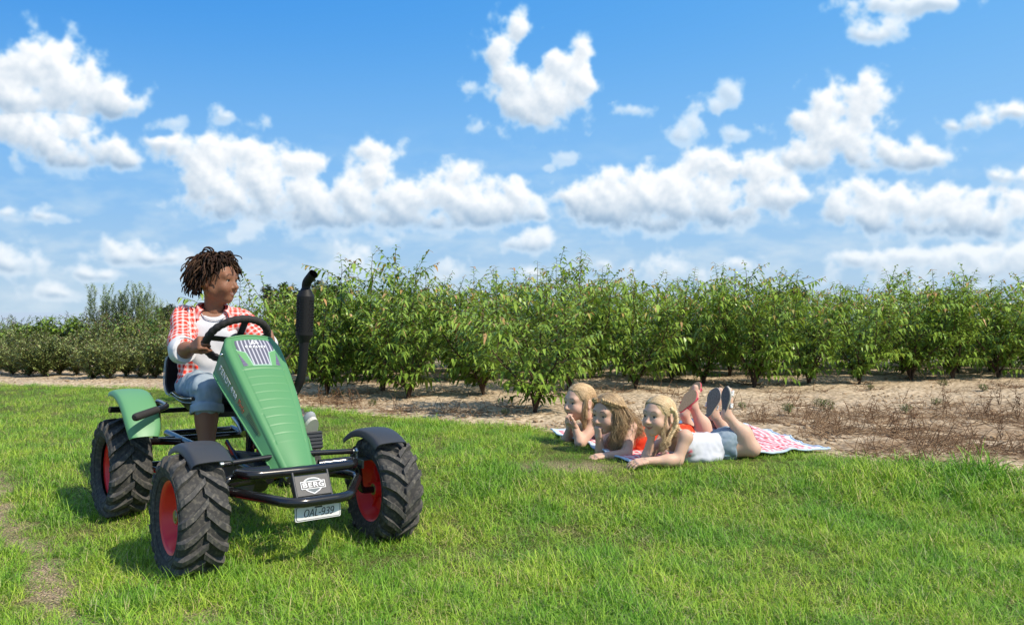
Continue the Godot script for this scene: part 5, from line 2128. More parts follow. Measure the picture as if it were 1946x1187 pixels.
func make_boy(kart: Node3D) -> void:
	var K := kart.transform
	var who := person("curly dreadlocked child in red checked shirt driving the green pedal tractor", K * Vector3(0, 0.0, -0.42))
	var skin := Color(0.25, 0.12, 0.073)
	# torso's own frame: turned a little to the camera
	var T := K * Transform3D(Basis(UPV, deg_to_rad(-13.0)), Vector3(0, 0, -0.485))
	var sh_r := T * Vector3(-0.128, 0.850, 0.0)
	var sh_l := T * Vector3(0.128, 0.850, 0.0)
	var el_r := K * Vector3(-0.172, 0.712, -0.345)
	var wr_r := K * Vector3(-0.162, 0.735, -0.236)
	var el_l := K * Vector3(0.195, 0.735, -0.335)
	var wr_l := K * Vector3(0.168, 0.768, -0.225)
	var neck := T * Vector3(0.004, 0.885, -0.004)
	var hip_r := K * Vector3(-0.072, 0.535, -0.46)
	var kn_r := K * Vector3(-0.104, 0.555, -0.225)
	var an_r := K * Vector3(-0.118, 0.22, -0.15)
	var hip_l := K * Vector3(0.072, 0.535, -0.47)
	var kn_l := K * Vector3(0.105, 0.600, -0.135)
	var an_l := K * Vector3(0.118, 0.452, 0.245)
	var mb := MB.new()
	mb.col = skin
	var s := Solid.new()
	s.cap(K * Vector3(0, 0.52, -0.48), T * Vector3(0, 0.74, 0.0), 0.085, 0.080)
	s.cap(sh_r.lerp(sh_l, 0.15), sh_l.lerp(sh_r, 0.15), 0.045, 0.045)
	limb(s, [sh_r, el_r, wr_r], [0.036, 0.031, 0.0195])
	s.egg(el_r.lerp(wr_r, 0.35), Vector3(0.031, 0.031, 0.031), 0.03)
	limb(s, [sh_l, el_l, wr_l], [0.036, 0.031, 0.0195])
	limb(s, [hip_r, kn_r, an_r], [0.070, 0.046, 0.029])
	s.egg(kn_r.lerp(an_r, 0.34) - K.basis.z * 0.010, Vector3(0.038, 0.07, 0.040), 0.04)
	limb(s, [hip_l, kn_l, an_l], [0.070, 0.046, 0.029])
	s.mesh(mb, 0.009)
	# the right hand closes round the rim from the left, the left one from the far side
	add_hand(mb, wr_r, K.basis * Vector3(0.22, 0.40, 0.90), K.basis * Vector3(-0.95, 0.1, -0.10), 1.0, [0.85, 1.15, 0.75], skin, 0.98, 0.75)
	add_hand(mb, wr_l, K.basis * Vector3(-0.25, 0.36, 0.90), K.basis * Vector3(0.95, 0.1, -0.05), -1.0, [0.95, 1.15, 0.8], skin, 0.98, 0.75)
	# head: nearly in profile, looking to the picture's right
	var yaw := deg_to_rad(79.0)
	var face := Vector3(sin(yaw), -0.02, cos(yaw)).normalized()
	var hb := Basis(UPV.cross(face).normalized(), UPV, face)
	hb.y = face.cross(hb.x).normalized()
	var H := Transform3D(hb, Vector3(-1.362, 1.054, -3.60))
	var head := head_shape({"skin": skin, "lip": Color(0.27, 0.085, 0.068), "brow": Color(0.02, 0.011, 0.008), "cheek": Color(0.29, 0.13, 0.080), "iris": Color(0.015, 0.008, 0.005), "smile": 0.032, "lift": 0.015, "open": 0.0022, "teeth": Color(0.33, 0.27, 0.23), "neck": H.affine_inverse() * neck, "gaze": Vector3(-0.1, -0.05, 1)})
	joined(mb, head, H)
	cloth("body", mb, skin_mat(), who)

	# dreadlocks
	rng.seed = 55
	mb = MB.new()
	var roots := 760
	var made := 0
	var k := 0
	var hn := FastNoiseLite.new()
	hn.frequency = 60.0
	while made < roots:
		k += 1
		var g := (k + 0.5) / 1150.0
		if g > 1.0:
			break
		var ph := k * 2.39996
		var yy := 1.0 - 1.62 * g
		var rr := sqrt(maxf(0.0, 1.0 - yy * yy))
		var d := Vector3(rr * cos(ph), yy, rr * sin(ph))
		# keep the face and the ears' front free
		var line := 0.66 - 1.15 * maxf(0.0, absf(d.x) - 0.45)
		if d.z > 0.02 and d.y < line:
			continue
		if d.y < -0.42 and d.z > -0.35:
			continue
		made += 1
		var root := Vector3(0, 0.030, -0.012) + d * Vector3(0.073, 0.080, 0.090)
		var front := smoothstep(0.25, 0.8, d.z)
		var ln := rng.randf_range(0.050, 0.104) * (1.0 - 0.62 * front) * (1.0 - 0.12 * smoothstep(0.25, -0.35, d.y)) * rng.randf_range(0.8, 1.15)
		# combed away from the crown, to the sides and the back, then hanging
		var lie := (Vector3(d.x * 1.2, -0.10 + 0.5 * front, d.z * 0.9 - 0.45 + 0.35 * front)).normalized()
		var dirn := (d * (0.75 + 0.75 * maxf(0.0, d.y)) + lie * 0.65 + Vector3(rng.randf_range(-0.45, 0.45), rng.randf_range(-0.15, 0.30), rng.randf_range(-0.45, 0.45))).normalized()
		var bend := rng.randf_range(0.26, 0.42)
		var pts := PackedVector3Array()
		var rad := PackedFloat32Array()
		var p := root
		var thick := rng.randf_range(0.0031, 0.0050)
		var segs := 9
		for j in segs + 1:
			pts.append(p)
			var t := float(j) / segs
			rad.append(thick * (1.0 - 0.50 * t * t) * (1.0 + 0.30 * hn.get_noise_2d(j * 9.0, k * 13.0)))
			dirn = (dirn + Vector3(rng.randf_range(-0.42, 0.42), -bend * (0.25 + 1.5 * t), rng.randf_range(-0.42, 0.42))).normalized()
			var q := p + dirn * ln / segs
			# lie on the head, not inside it
			var rel := (q - Vector3(0, 0.030, -0.012)) / Vector3(0.080, 0.087, 0.097)
			if rel.length() < 1.0:
				q = Vector3(0, 0.030, -0.012) + rel.normalized() * Vector3(0.081, 0.088, 0.098)
			p = q
		var w := rng.randf()
		mb.col = Color(0.016, 0.009, 0.0062).lerp(Color(0.088, 0.046, 0.027), w * w)
		mb.tube(pts, rad, 6)
	# thin locks over the forehead, one standing up
	for a in [[0.020, 0.082, 0.062, 0.03, -0.055, 0.022], [-0.012, 0.086, 0.060, 0.0, -0.06, 0.026], [0.046, 0.070, 0.050, 0.012, -0.058, 0.020], [0.0, 0.105, 0.03, 0.015, 0.038, 0.028]]:
		var p := Vector3(a[0], a[1], a[2])
		var e := p + Vector3(a[3] * 0.5, a[4], a[5])
		mb.tube(PackedVector3Array([p, p.lerp(e, 0.35) + Vector3(0, 0.004, 0.012), p.lerp(e, 0.7) + Vector3(0, 0, 0.006), e]), PackedFloat32Array([0.0036, 0.0032, 0.0026, 0.0012]), 6)
	mb.col = Color(0.014, 0.008, 0.006)
	var cap := Solid.new()
	cap.egg(Vector3(0, 0.034, -0.016), Vector3(0.0755, 0.0805, 0.092))
	cap.cut(Vector3(0, 0.040, 0.042), Vector3(0, -0.75, 0.66), 0.01)
	cap.mesh(mb, 0.006)
	var placed := MB.new()
	joined(placed, mb, H)
	cloth("hair", placed, vmat(0.72, 0.3), who)

	# white T-shirt
	s = Solid.new()
	s.cap(T * Vector3(-0.095, 0.838, -0.004), T * Vector3(0.095, 0.838, -0.004), 0.054, 0.054, 0.03)
	s.egg(T * Vector3(0, 0.760, 0.005), Vector3(0.128, 0.105, 0.092), 0.03, T.basis)
	s.egg(T * Vector3(0, 0.650, 0.012), Vector3(0.122, 0.110, 0.098), 0.04, T.basis)
	s.egg(K * Vector3(0, 0.560, -0.480), Vector3(0.125, 0.075, 0.100), 0.04, K.basis)
	s.egg(T * Vector3(0.002, 0.918, 0.030), Vector3(0.056, 0.062, 0.058), 0.006, T.basis, 1)
	folds(9.0, 0.0095, s, 8)
	mb = MB.new()
	mb.col = Color(0.57, 0.58, 0.61)
	s.mesh(mb, 0.0075)
	# ribbed neckband
	var ring := PackedVector3Array()
	for j in 32:
		var a := TAU * j / 32
		ring.append(T * Vector3(0.055 * cos(a), 0.876 - 0.025 * sin(a) + 0.004 * cos(2 * a), 0.024 + 0.050 * sin(a)))
	mb.tube(ring, PackedFloat32Array([0.0030]), 6, false, true)
	var white := vmat(0.85, 0.2)
	grain(white, 0.3, 0.012, 40.0)
	cloth("t_shirt", mb, white, who)

	# red checked shirt, worn open, sleeves rolled
	s = Solid.new()
	s.cap(T * Vector3(-0.100, 0.840, -0.010), T * Vector3(0.100, 0.840, -0.010), 0.064, 0.064, 0.03)
	s.egg(T * Vector3(0, 0.760, -0.006), Vector3(0.142, 0.12, 0.100), 0.03, T.basis)
	s.egg(T * Vector3(0, 0.640, 0.000), Vector3(0.142, 0.12, 0.104), 0.04, T.basis)
	s.egg(K * Vector3(0, 0.560, -0.485), Vector3(0.152, 0.080, 0.112), 0.04, K.basis)
	s.cap(T * Vector3(0.004, 0.93, 0.060), T * Vector3(0.000, 0.76, 0.118), 0.056, 0.066, 0.008, 1)
	s.cap(T * Vector3(0.000, 0.76, 0.118), T * Vector3(0.030, 0.50, 0.150), 0.066, 0.125, 0.008, 1)
	s.egg(T * Vector3(0.003, 0.915, 0.012), Vector3(0.056, 0.062, 0.060), 0.006, T.basis, 1)
	s.cap(sh_r, sh_r.lerp(el_r, 0.82), 0.054, 0.058, 0.02)
	s.cap(sh_l, sh_l.lerp(el_l, 0.90), 0.054, 0.056, 0.02)
	folds(13.0, 0.0105, s, 31)
	var light := Color(0.70, 0.65, 0.66)
	var mid := Color(0.78, 0.20, 0.13)
	var deep := Color(0.70, 0.045, 0.025)
	var Ti := T.affine_inverse()
	var ar := (el_r - sh_r).normalized()
	var al := (el_l - sh_l).normalized()
	var paint := func(p: Vector3, n: Vector3) -> Color:
		var q := Ti * p
		var wr := smoothstep(0.078, 0.05, (p - sh_r - ar * clampf((p - sh_r).dot(ar), 0.0, 0.2)).length()) * smoothstep(0.0, 0.02, (p - sh_r).dot(ar) + 0.02)
		var wl := smoothstep(0.078, 0.05, (p - sh_l - al * clampf((p - sh_l).dot(al), 0.0, 0.2)).length()) * smoothstep(0.0, 0.02, (p - sh_l).dot(al) + 0.02)
		if (wr > 0.5 or wl > 0.5) and absf(q.x) > 0.115:
			var ax := ar if q.x < 0 else al
			var o := sh_r if q.x < 0 else sh_l
			var e1 := ax.cross(T.basis.z).normalized()
			var e2 := ax.cross(e1)
			var r := p - o
			return gingham(atan2(r.dot(e2), r.dot(e1)) * 0.056, r.dot(ax), 0.0235, light, mid, deep)
		var nn := T.basis.inverse() * n
		if absf(nn.y) > 0.78:
			return gingham(q.x, q.z, 0.0235, light, mid, deep)
		if absf(nn.x) > 0.75:
			return gingham(q.z, q.y, 0.0235, light, mid, deep)
		return gingham(q.x, q.y, 0.0235, light, mid, deep)
	mb = MB.new()
	s.mesh(mb, 0.0052, paint)
	# collar: a band folded over round the neck, open in front
	for e in [-1.0, 1.0]:
		var rows := []
		var cols := []
		for j in 15:
			var t := j / 14.0
			var a := deg_to_rad(lerpf(-92.0, 42.0, t))
			var dirn := Vector3(e * cos(a), 0, sin(a))
			var top := Vector3(0, 0.922 - 0.030 * smoothstep(0.4, 1.0, t), 0.010) + dirn * Vector3(0.052, 0, 0.048)
			var low := top + dirn * 0.026 + Vector3(e * 0.010 * t, -0.026 - 0.018 * smoothstep(0.75, 1.0, t), 0.012 * t)
			var row := PackedVector3Array()
			var cr := PackedColorArray()
			for b in 7:
				var u := b / 6.0
				var p := top.lerp(low, u) + Vector3(0, 0.012 * sin(PI * minf(u * 1.3, 1.0)), 0) + dirn * 0.006 * sin(PI * u)
				row.append(T * p)
				cr.append(gingham(t * 0.14, u * 0.04, 0.0235, light, mid, deep))
			rows.append(row)
			cols.append(cr)
		mb.grid(rows, false, e < 0, cols)
	var check := vmat(0.85, 0.2)
	grain(check, 0.3, 0.012, 40.0)
	var shirt := cloth("checked_shirt", mb, check, who)
	# rolled white cuffs
	for e in [[sh_r, el_r, wr_r], [sh_l, el_l, wr_l]]:
		mb = MB.new()
		mb.col = Color(0.62, 0.63, 0.66)
		var a0: Vector3 = e[0].lerp(e[1], 0.80)
		var a1: Vector3 = e[1]
		var a2: Vector3 = e[1].lerp(e[2], 0.26)
		mb.tube(PackedVector3Array([a0, a0.lerp(a1, 0.5), a1, a1.lerp(a2, 0.7), a2, a2.lerp(a1, 0.05), a2.lerp(a1, 0.5)]), PackedFloat32Array([0.056, 0.061, 0.060, 0.055, 0.051, 0.045, 0.040]), 22, false)
		var cuff := obj("cuff", mb.commit(), white, shirt)

	# denim shorts with rolled hems
	s = Solid.new()
	s.egg(K * Vector3(0, 0.545, -0.475), Vector3(0.132, 0.078, 0.105), 0.03, K.basis)
	limb(s, [hip_r, kn_r], [0.085, 0.062], 0.04)
	limb(s, [kn_r, kn_r.lerp(an_r, 0.20)], [0.062, 0.060], 0.02)
	limb(s, [hip_l, kn_l], [0.085, 0.062], 0.04)
	limb(s, [kn_l, kn_l.lerp(an_l, 0.16)], [0.062, 0.058], 0.02)
	folds(14.0, 0.009, s, 12)
	mb = MB.new()
	var dn := FastNoiseLite.new()
	dn.frequency = 18.0
	dn.fractal_octaves = 3
	s.mesh(mb, 0.0068, func(p: Vector3, _n: Vector3) -> Color: return Color(0.215, 0.285, 0.345).lerp(Color(0.36, 0.42, 0.47), clampf(0.45 + 0.9 * dn.get_noise_3dv(p), 0.0, 1.0)))
	for e in [[kn_r, an_r, 0.20], [kn_l, an_l, 0.16]]:
		var ax: Vector3 = (e[1] - e[0]).normalized()
		var c: Vector3 = e[0] + (e[1] - e[0]) * (e[2] + 0.055)
		var u := ax.cross(Vector3(0.3, 0.2, 1)).normalized()
		var w := ax.cross(u)
		var rows := []
		var cols := []
		for lev in [[-0.026, 0.060], [-0.024, 0.0665], [-0.010, 0.0685], [0.008, 0.0680], [0.013, 0.0655], [0.013, 0.061], [0.0, 0.054]]:
			var loop := PackedVector3Array()
			var cr := PackedColorArray()
			for j in 44:
				var a := TAU * j / 44
				loop.append(c + ax * (lev[0] + 0.004 * sin(2.0 * a + 1.0)) + (u * cos(a) + w * sin(a)) * (lev[1] + 0.0022 * sin(3 * a) + 0.0016 * sin(7 * a + lev[0] * 90.0)))
				cr.append(Color(0.26, 0.33, 0.385).lerp(Color(0.37, 0.43, 0.48), clampf(0.4 + 0.9 * dn.get_noise_3dv(loop[j]), 0.0, 1.0)))
			rows.append(loop)
			cols.append(cr)
		mb.grid(rows, true, false, cols)
	var denim := vmat(0.85, 0.2)
	grain(denim, 0.35, 0.02, 30.0)
	cloth("denim_shorts", mb, denim, who)

	# shoes: pale rubber soles
	for e in [[an_l, K.basis * Vector3(0, 0.84, 0.54), K.basis * Vector3(0.05, -0.5, 0.86)], [an_r, K.basis * Vector3(0, -0.1, 1.0), K.basis * Vector3(0, -1.0, -0.1)]]:
		var toe: Vector3 = e[1].normalized()
		var down: Vector3 = (e[2] - toe * e[2].dot(toe)).normalized()
		var at: Vector3 = e[0] + down * 0.035
		s = Solid.new()
		s.egg(at + toe * 0.035, Vector3(0.030, 0.026, 0.062), 0.02, Basis(toe.cross(down), -down, toe).orthonormalized())
		s.cap(e[0], at, 0.036, 0.034, 0.02)
		mb = MB.new()
		mb.col = Color(0.40, 0.42, 0.44)
		s.mesh(mb, 0.006)
		var shoe := cloth("shoe", mb, mat(lin(0.30, 0.32, 0.34), 0.8), who)
		mb = MB.new()
		var ol := PackedVector2Array()
		for j in 28:
			var a := TAU * j / 28
			ol.append(Vector2((0.030 + 0.003 * sin(a)) * cos(a), 0.020 + 0.068 * sin(a)))
		var xb := Basis(toe.cross(down).normalized(), toe, down)
		xb.x = toe.cross(down)
		mb.slab(ol, 0.016, Transform3D(Basis(toe.cross(down), toe, down), at + down * 0.018))
		var sole := obj("sole", mb.commit(), grain(mat(lin(0.62, 0.58, 0.50), 0.85), 0.3, 0.06, 14.0), shoe)


# ---- the three girls lying on the blanket
# strands laid over the head from a parting to where they are gathered
func comb(mb: MB, n: int, from: Callable, to: Callable, over: float, dark: Color, fair: Color, thick := 0.0014) -> void:
	var mid := Vector3(0, 0.030, -0.012)
	var R := Vector3(0.0752, 0.0815, 0.0920)
	for k in n:
		var t := rng.randf()
		var a: Vector3 = (from.call(t) - mid) / R
		var b: Vector3 = (to.call(t) - mid) / R
		a = (a + Vector3(rng.randf_range(-0.05, 0.05), rng.randf_range(-0.03, 0.03), rng.randf_range(-0.05, 0.05))).normalized()
		b = (b + Vector3(rng.randf_range(-0.07, 0.07), rng.randf_range(-0.07, 0.07), rng.randf_range(-0.07, 0.07))).normalized()
		var pts := PackedVector3Array()
		var rad := PackedFloat32Array()
		var w := rng.randf_range(-1.0, 1.0) * 0.05
		for j in 9:
			var u := j / 8.0
			var d := a.slerp(b, u) + a.cross(b) * w * sin(PI * u)
			d = d.normalized() * (1.0 + over * (0.3 + 0.7 * sin(PI * u)) * rng.randf_range(0.8, 1.15))
			pts.append(mid + d * R)
			rad.append(thick * (0.55 + 0.45 * sin(PI * clampf(u + 0.1, 0.0, 1.0))))
		mb.col = dark.lerp(fair, rng.randf())
		mb.tube(pts, rad, 5)


func lock(mb: MB, path: Array, n: int, wide: float, wave: float, dark: Color, fair: Color, thick := 0.0010) -> void:   # a loose bundle of wavy strands
	for k in n:
		var off := Vector3(rng.randfn(), rng.randfn(), rng.randfn()) * wide * 0.5
		var ph := rng.randf() * TAU
		var fr := rng.randf_range(5.0, 9.0)
		var ln := rng.randf_range(0.75, 1.0)
		var pts := PackedVector3Array()
		var rad := PackedFloat32Array()
		var segs := 18
		for j in segs + 1:
			var u := ln * j / segs
			var f := u * (path.size() - 1)
			var i0 := mini(int(f), path.size() - 2)
			var p: Vector3 = path[i0].lerp(path[i0 + 1], f - i0)
			var sp := 0.35 + 0.65 * sin(PI * clampf(u * 0.8 + 0.1, 0.0, 1.0))
			p += off * sp + Vector3(sin(ph + fr * u * 2.0), 0.3 * cos(ph + fr * u), cos(ph * 1.7 + fr * u * 1.8)) * wave * smoothstep(0.05, 0.4, u)
			pts.append(p)
			rad.append(thick * (1.0 - 0.75 * u * u))
		mb.col = dark.lerp(fair, rng.randf())
		mb.tube(pts, rad, 4, false)


func braid(mb: MB, path: Array, r: float, dark: Color, fair: Color) -> void:
	var n := 60
	for st in 3:
		var pts := PackedVector3Array()
		var rad := PackedFloat32Array()
		for j in n + 1:
			var u := float(j) / n
			var f := u * (path.size() - 1)
			var i0 := mini(int(f), path.size() - 2)
			var p: Vector3 = path[i0].lerp(path[i0 + 1], f - i0)
			var d: Vector3 = (path[i0 + 1] - path[i0]).normalized()
			var e1 := d.cross(Vector3(0.2, 0.1, 1)).normalized()
			var e2 := d.cross(e1)
			var ph := TAU * (u * 6.0 + st / 3.0)
			p += e1 * sin(ph) * r * 0.75 + e2 * sin(ph * 2.0) * r * 0.45
			pts.append(p)
			rad.append(r * (0.62 - 0.25 * u))
		mb.col = dark.lerp(fair, 0.35 + 0.3 * st)
		mb.tube(pts, rad, 6)


func hair_cap(mb: MB, line_y: float, col: Color, ear_y := 0.012) -> void:
	var s := Solid.new()
	s.egg(Vector3(0, 0.031, -0.0135), Vector3(0.0750, 0.0812, 0.0918))
	# leave the face and the ears free
	s.egg(Vector3(0, line_y - 0.095, 0.090), Vector3(0.064, 0.092, 0.072), 0.012, Basis.IDENTITY, 1)
	s.cut(Vector3(0, -0.052, -0.05), Vector3(0, -1, 0.35), 0.01)
	for e in [-1.0, 1.0]:
		s.egg(Vector3(e * 0.085, ear_y - 0.02, 0.0), Vector3(0.03, 0.030, 0.026), 0.01, Basis.IDENTITY, 1)
	var hn := FastNoiseLite.new()
	hn.frequency = 45.0
	s.mesh(mb, 0.005, func(p: Vector3, _n: Vector3) -> Color: return col * (0.85 + 0.35 * hn.get_noise_3dv(p * Vector3(2.0, 0.6, 0.6))))


func frame(face: Vector3, roll := 0.0) -> Basis:
	var z := face.normalized()
	var x := UPV.cross(z).normalized()
	return Basis(x, z.cross(x), z).rotated(z, roll)


func make_girls() -> void:
	var skin := Color(0.63, 0.405, 0.30)
	var pink := Color(0.66, 0.33, 0.27)
	var lip := Color(0.42, 0.13, 0.11)
	var sm := skin_mat()
	var hm := vmat(0.48, 0.45)
	var base := {"skin": skin, "lip": lip, "cheek": pink, "brow": Color(0.24, 0.15, 0.08), "iris": Color(0.025, 0.04, 0.055), "lash": Color(0.03, 0.018, 0.012)}
	var P := func(px: float, py: float, d: float) -> Vector3:   # a measured point: where it is seen, and how far off
		return Vector3((px - 973.0) * d / 1480.0, 0.91 - (py - 593.5) * d / 1480.0, -d)

	# ------------- front girl: white top, denim skirt, fair plaits
	rng.seed = 303
	var who := person("fair girl in white top and blue denim shorts lying nearest on the blanket", P.call(1330, 880, 4.2))
	var H := Transform3D(frame(Vector3(-0.76, 0.03, 0.65)), P.call(1252, 791, 4.15))
	var sh_n: Vector3 = P.call(1303, 830, 4.10)
	var sh_f: Vector3 = P.call(1262, 836, 4.30)
	var el_n: Vector3 = P.call(1288, 874, 4.07)
	var wr_n: Vector3 = P.call(1228, 876, 4.03)
	var el_f: Vector3 = P.call(1230, 866, 4.16)
	var wr_f: Vector3 = P.call(1238, 832, 4.13)
	var neck: Vector3 = P.call(1275, 830, 4.20)
	var chest: Vector3 = P.call(1300, 850, 4.22)
	var belly: Vector3 = P.call(1340, 852, 4.28)
	var pelvis: Vector3 = P.call(1382, 845, 4.34)
	var kn_n: Vector3 = P.call(1430, 852, 4.28)
	var an_n: Vector3 = P.call(1381, 786, 4.30)
	var kn_f: Vector3 = P.call(1398, 848, 4.52)
	var an_f: Vector3 = P.call(1357, 786, 4.42)
	var mb := MB.new()
	mb.col = skin
	var s := Solid.new()
	s.cap(sh_n, sh_f, 0.037, 0.037)
	s.cap(neck, chest, 0.036, 0.07, 0.04)
	limb(s, [chest, belly, pelvis], [0.072, 0.066, 0.078], 0.04)
	limb(s, [sh_n, el_n, wr_n], [0.036, 0.028, 0.020])
	s.egg(el_n.lerp(wr_n, 0.3), Vector3(0.034, 0.028, 0.030), 0.03)
	limb(s, [sh_f, el_f, wr_f], [0.034, 0.028, 0.019])
	limb(s, [pelvis.lerp(kn_n, 0.2), kn_n, an_n], [0.070, 0.042, 0.025])
	s.egg(kn_n.lerp(an_n, 0.36) + Vector3(0.012, 0.004, 0), Vector3(0.037, 0.052, 0.037), 0.05)
	limb(s, [pelvis.lerp(kn_f, 0.2), kn_f, an_f], [0.066, 0.042, 0.025])
	s.egg(kn_f.lerp(an_f, 0.36) + Vector3(0.012, 0.004, 0), Vector3(0.036, 0.050, 0.036), 0.05)
	# bare feet, toes up
	for e in [[an_n, P.call(1386, 742, 4.30)], [an_f, P.call(1369, 742, 4.42)]]:
		limb(s, [e[0] + Vector3(-0.006, -0.012, 0.006), e[0].lerp(e[1], 0.55), e[1]], [0.024, 0.024, 0.018], 0.02)
	s.mesh(mb, 0.007)
	add_hand(mb, wr_n, Vector3(-1, -0.16, 0.12), Vector3(0.0, 1, 0.35), 1.0, [0.25, 0.35, 0.3], skin, 0.92, 0.3)
	add_hand(mb, wr_f, Vector3(-0.25, 1.0, -0.05), Vector3(-0.80, -0.1, 0.55), -1.0, [0.95, 1.2, 0.8], skin, 0.90, 0.4)
	var o := base.duplicate()
	o.merge({"smile": 0.026, "lift": 0.011, "open": 0.0, "neck": H.affine_inverse() * neck, "gaze": Vector3(-0.1, 0.0, 1)})
	joined(mb, head_shape(o), H)
	cloth("body", mb, sm, who)
	var hair := MB.new()
	var fair := Color(0.80, 0.62, 0.37)
	var dark := Color(0.42, 0.275, 0.14)
	hair_cap(hair, 0.076, Color(0.58, 0.41, 0.21))
	for e in [-1.0, 1.0]:
		comb(hair, 380, func(t: float) -> Vector3: return Vector3(e * 0.003, 0.112 - 0.03 * (t - 0.5) * (t - 0.5) * 4.0, lerpf(0.066, -0.085, t)), func(t: float) -> Vector3: return Vector3(e * lerpf(0.078, 0.060, t), lerpf(0.030, -0.035, t), lerpf(-0.020, -0.060, t)), 0.045, dark, fair)
		comb(hair, 230, func(t: float) -> Vector3: return Vector3(e * lerpf(0.004, 0.070, sqrt(t)), lerpf(0.102, 0.026, t), lerpf(0.062, 0.030, t)), func(t: float) -> Vector3: return Vector3(e * 0.078, lerpf(0.050, -0.006, t), -0.030), 0.035, dark, fair)
	braid(hair, [Vector3(0.074, 0.045, 0.0), Vector3(0.082, 0.025, -0.030), Vector3(0.080, -0.02, -0.045), Vector3(0.074, -0.055, -0.040), Vector3(0.066, -0.085, -0.025), Vector3(0.060, -0.12, -0.008)], 0.013, dark, fair)
	lock(hair, [Vector3(0.060, -0.11, -0.01), Vector3(0.052, -0.135, 0.005), Vector3(0.040, -0.165, 0.008), Vector3(0.030, -0.20, 0.0)], 110, 0.020, 0.010, dark, fair)
	lock(hair, [Vector3(0.072, 0.03, 0.018), Vector3(0.068, -0.04, 0.030), Vector3(0.060, -0.10, 0.035), Vector3(0.045, -0.16, 0.030)], 16, 0.008, 0.008, dark, fair, 0.0009)
	lock(hair, [Vector3(0.05, -0.04, -0.07), Vector3(0.065, -0.08, -0.075), Vector3(0.085, -0.11, -0.07)], 70, 0.022, 0.014, dark, fair, 0.0014)
	var placed := MB.new()
	joined(placed, hair, H)
	cloth("hair", placed, hm, who)
	# top
	s = Solid.new()
	limb(s, [chest.lerp(neck, 0.25), chest, belly, pelvis], [0.062, 0.081, 0.078, 0.074], 0.04)
	s.cap(sh_n.lerp(chest, 0.55), sh_f.lerp(chest, 0.55), 0.045, 0.045, 0.03)
	s.egg(belly.lerp(chest, 0.3) + Vector3(0, -0.04, 0.02), Vector3(0.12, 0.045, 0.085), 0.03)
	s.cut(chest.lerp(neck, 0.55), (neck - chest), 0.01)
	folds(14.0, 0.006, s, 5)
	var flower: Vector3 = P.call(1308, 866, 4.10)
	mb = MB.new()
	s.mesh(mb, 0.0055, func(p: Vector3, _n: Vector3) -> Color:
		var c := Color(0.54, 0.555, 0.61)
		var q := (p - flower).length()
		var k := smoothstep(0.052, 0.040, q) * (0.55 + 0.45 * sin(atan2(p.y - flower.y, p.x - flower.x) * 6.0 + q * 90.0))
		return c.lerp(Color(0.72, 0.13, 0.17), clampf(k, 0.0, 0.95)))
	for e in [[sh_n, 0.0], [sh_f, 0.0]]:
		var q: Vector3 = e[0]
		mb.col = Color(0.73, 0.745, 0.80)
		mb.tube(PackedVector3Array([q.lerp(chest, 0.45) + Vector3(-0.02, 0.0, 0.02), q.lerp(neck, 0.30) + Vector3(-0.004, 0.036, 0.004), q.lerp(chest, 0.5) + Vector3(0.045, 0.045, 0.0)]), PackedFloat32Array([0.008]), 6)
	var white := vmat(0.85, 0.2)
	grain(white, 0.3, 0.012, 40.0)
	cloth("white_top", mb, white, who)
	# denim shorts
	s = Solid.new()
	limb(s, [belly.lerp(pelvis, 0.45), pelvis], [0.076, 0.086], 0.04)
	s.egg(pelvis + Vector3(-0.005, 0.018, 0.0), Vector3(0.082, 0.078, 0.105), 0.03)
	limb(s, [pelvis, pelvis.lerp(kn_n, 0.42)], [0.082, 0.068], 0.03)
	limb(s, [pelvis, pelvis.lerp(kn_f, 0.42)], [0.080, 0.066], 0.03)
	s.cut(pelvis.lerp(kn_n, 0.46), kn_n - pelvis, 0.004)
	s.cut(belly.lerp(pelvis, 0.40), belly - pelvis, 0.004)
	folds(16.0, 0.008, s, 15)
	var dn := FastNoiseLite.new()
	dn.frequency = 18.0
	dn.fractal_octaves = 3
	var denim_paint := func(p: Vector3, _n: Vector3) -> Color: return Color(0.185, 0.25, 0.31).lerp(Color(0.31, 0.375, 0.43), clampf(0.45 + 0.9 * dn.get_noise_3dv(p), 0.0, 1.0))
	mb = MB.new()
	s.mesh(mb, 0.0055, denim_paint)
	var denim := vmat(0.85, 0.2)
	grain(denim, 0.35, 0.02, 30.0)
	cloth("denim_shorts", mb, denim, who)
	# sandals: speckled dark soles turned to the left, white frilled straps
	var sole_dark := mat(Color(1, 1, 1), 0.9)
	sole_dark.albedo_texture = flecks(lin(0.045, 0.05, 0.055), lin(0.17, 0.18, 0.19), 0.20, 0.52, 0.10, 21, 128)
	sole_dark.uv1_triplanar = true
	sole_dark.uv1_scale = Vector3(9, 9, 9)
	for e in [[P.call(1377, 789, 4.285), P.call(1382, 734, 4.285), 0.026, Vector3(-0.80, -0.05, 0.60)], [P.call(1346, 790, 4.40), P.call(1363, 737, 4.40), 0.034, Vector3(-0.55, -0.1, 0.83)]]:
		sandal(who, e[0], e[1], e[2], e[3], sole_dark, lin(0.72, 0.72, 0.74), true)

	# ------------- middle girl: orange red top, long wavy brown hair
	rng.seed = 404
	who = person("girl with long wavy brown hair and orange red top lying in the middle", P.call(1290, 850, 4.6))
	H = Transform3D(frame(Vector3(-0.74, -0.13, 0.66), deg_to_rad(-3.0)).scaled(Vector3(1.04, 1.04, 1.04)), P.call(1156, 786, 4.42))
	sh_n = P.call(1197, 812, 4.40)
	sh_f = P.call(1165, 822, 4.62)
	el_n = P.call(1191, 862, 4.33)
	wr_n = P.call(1150, 866, 4.27)
	el_f = P.call(1141, 856, 4.42)
	wr_f = P.call(1138, 829, 4.38)
	neck = P.call(1180, 818, 4.50)
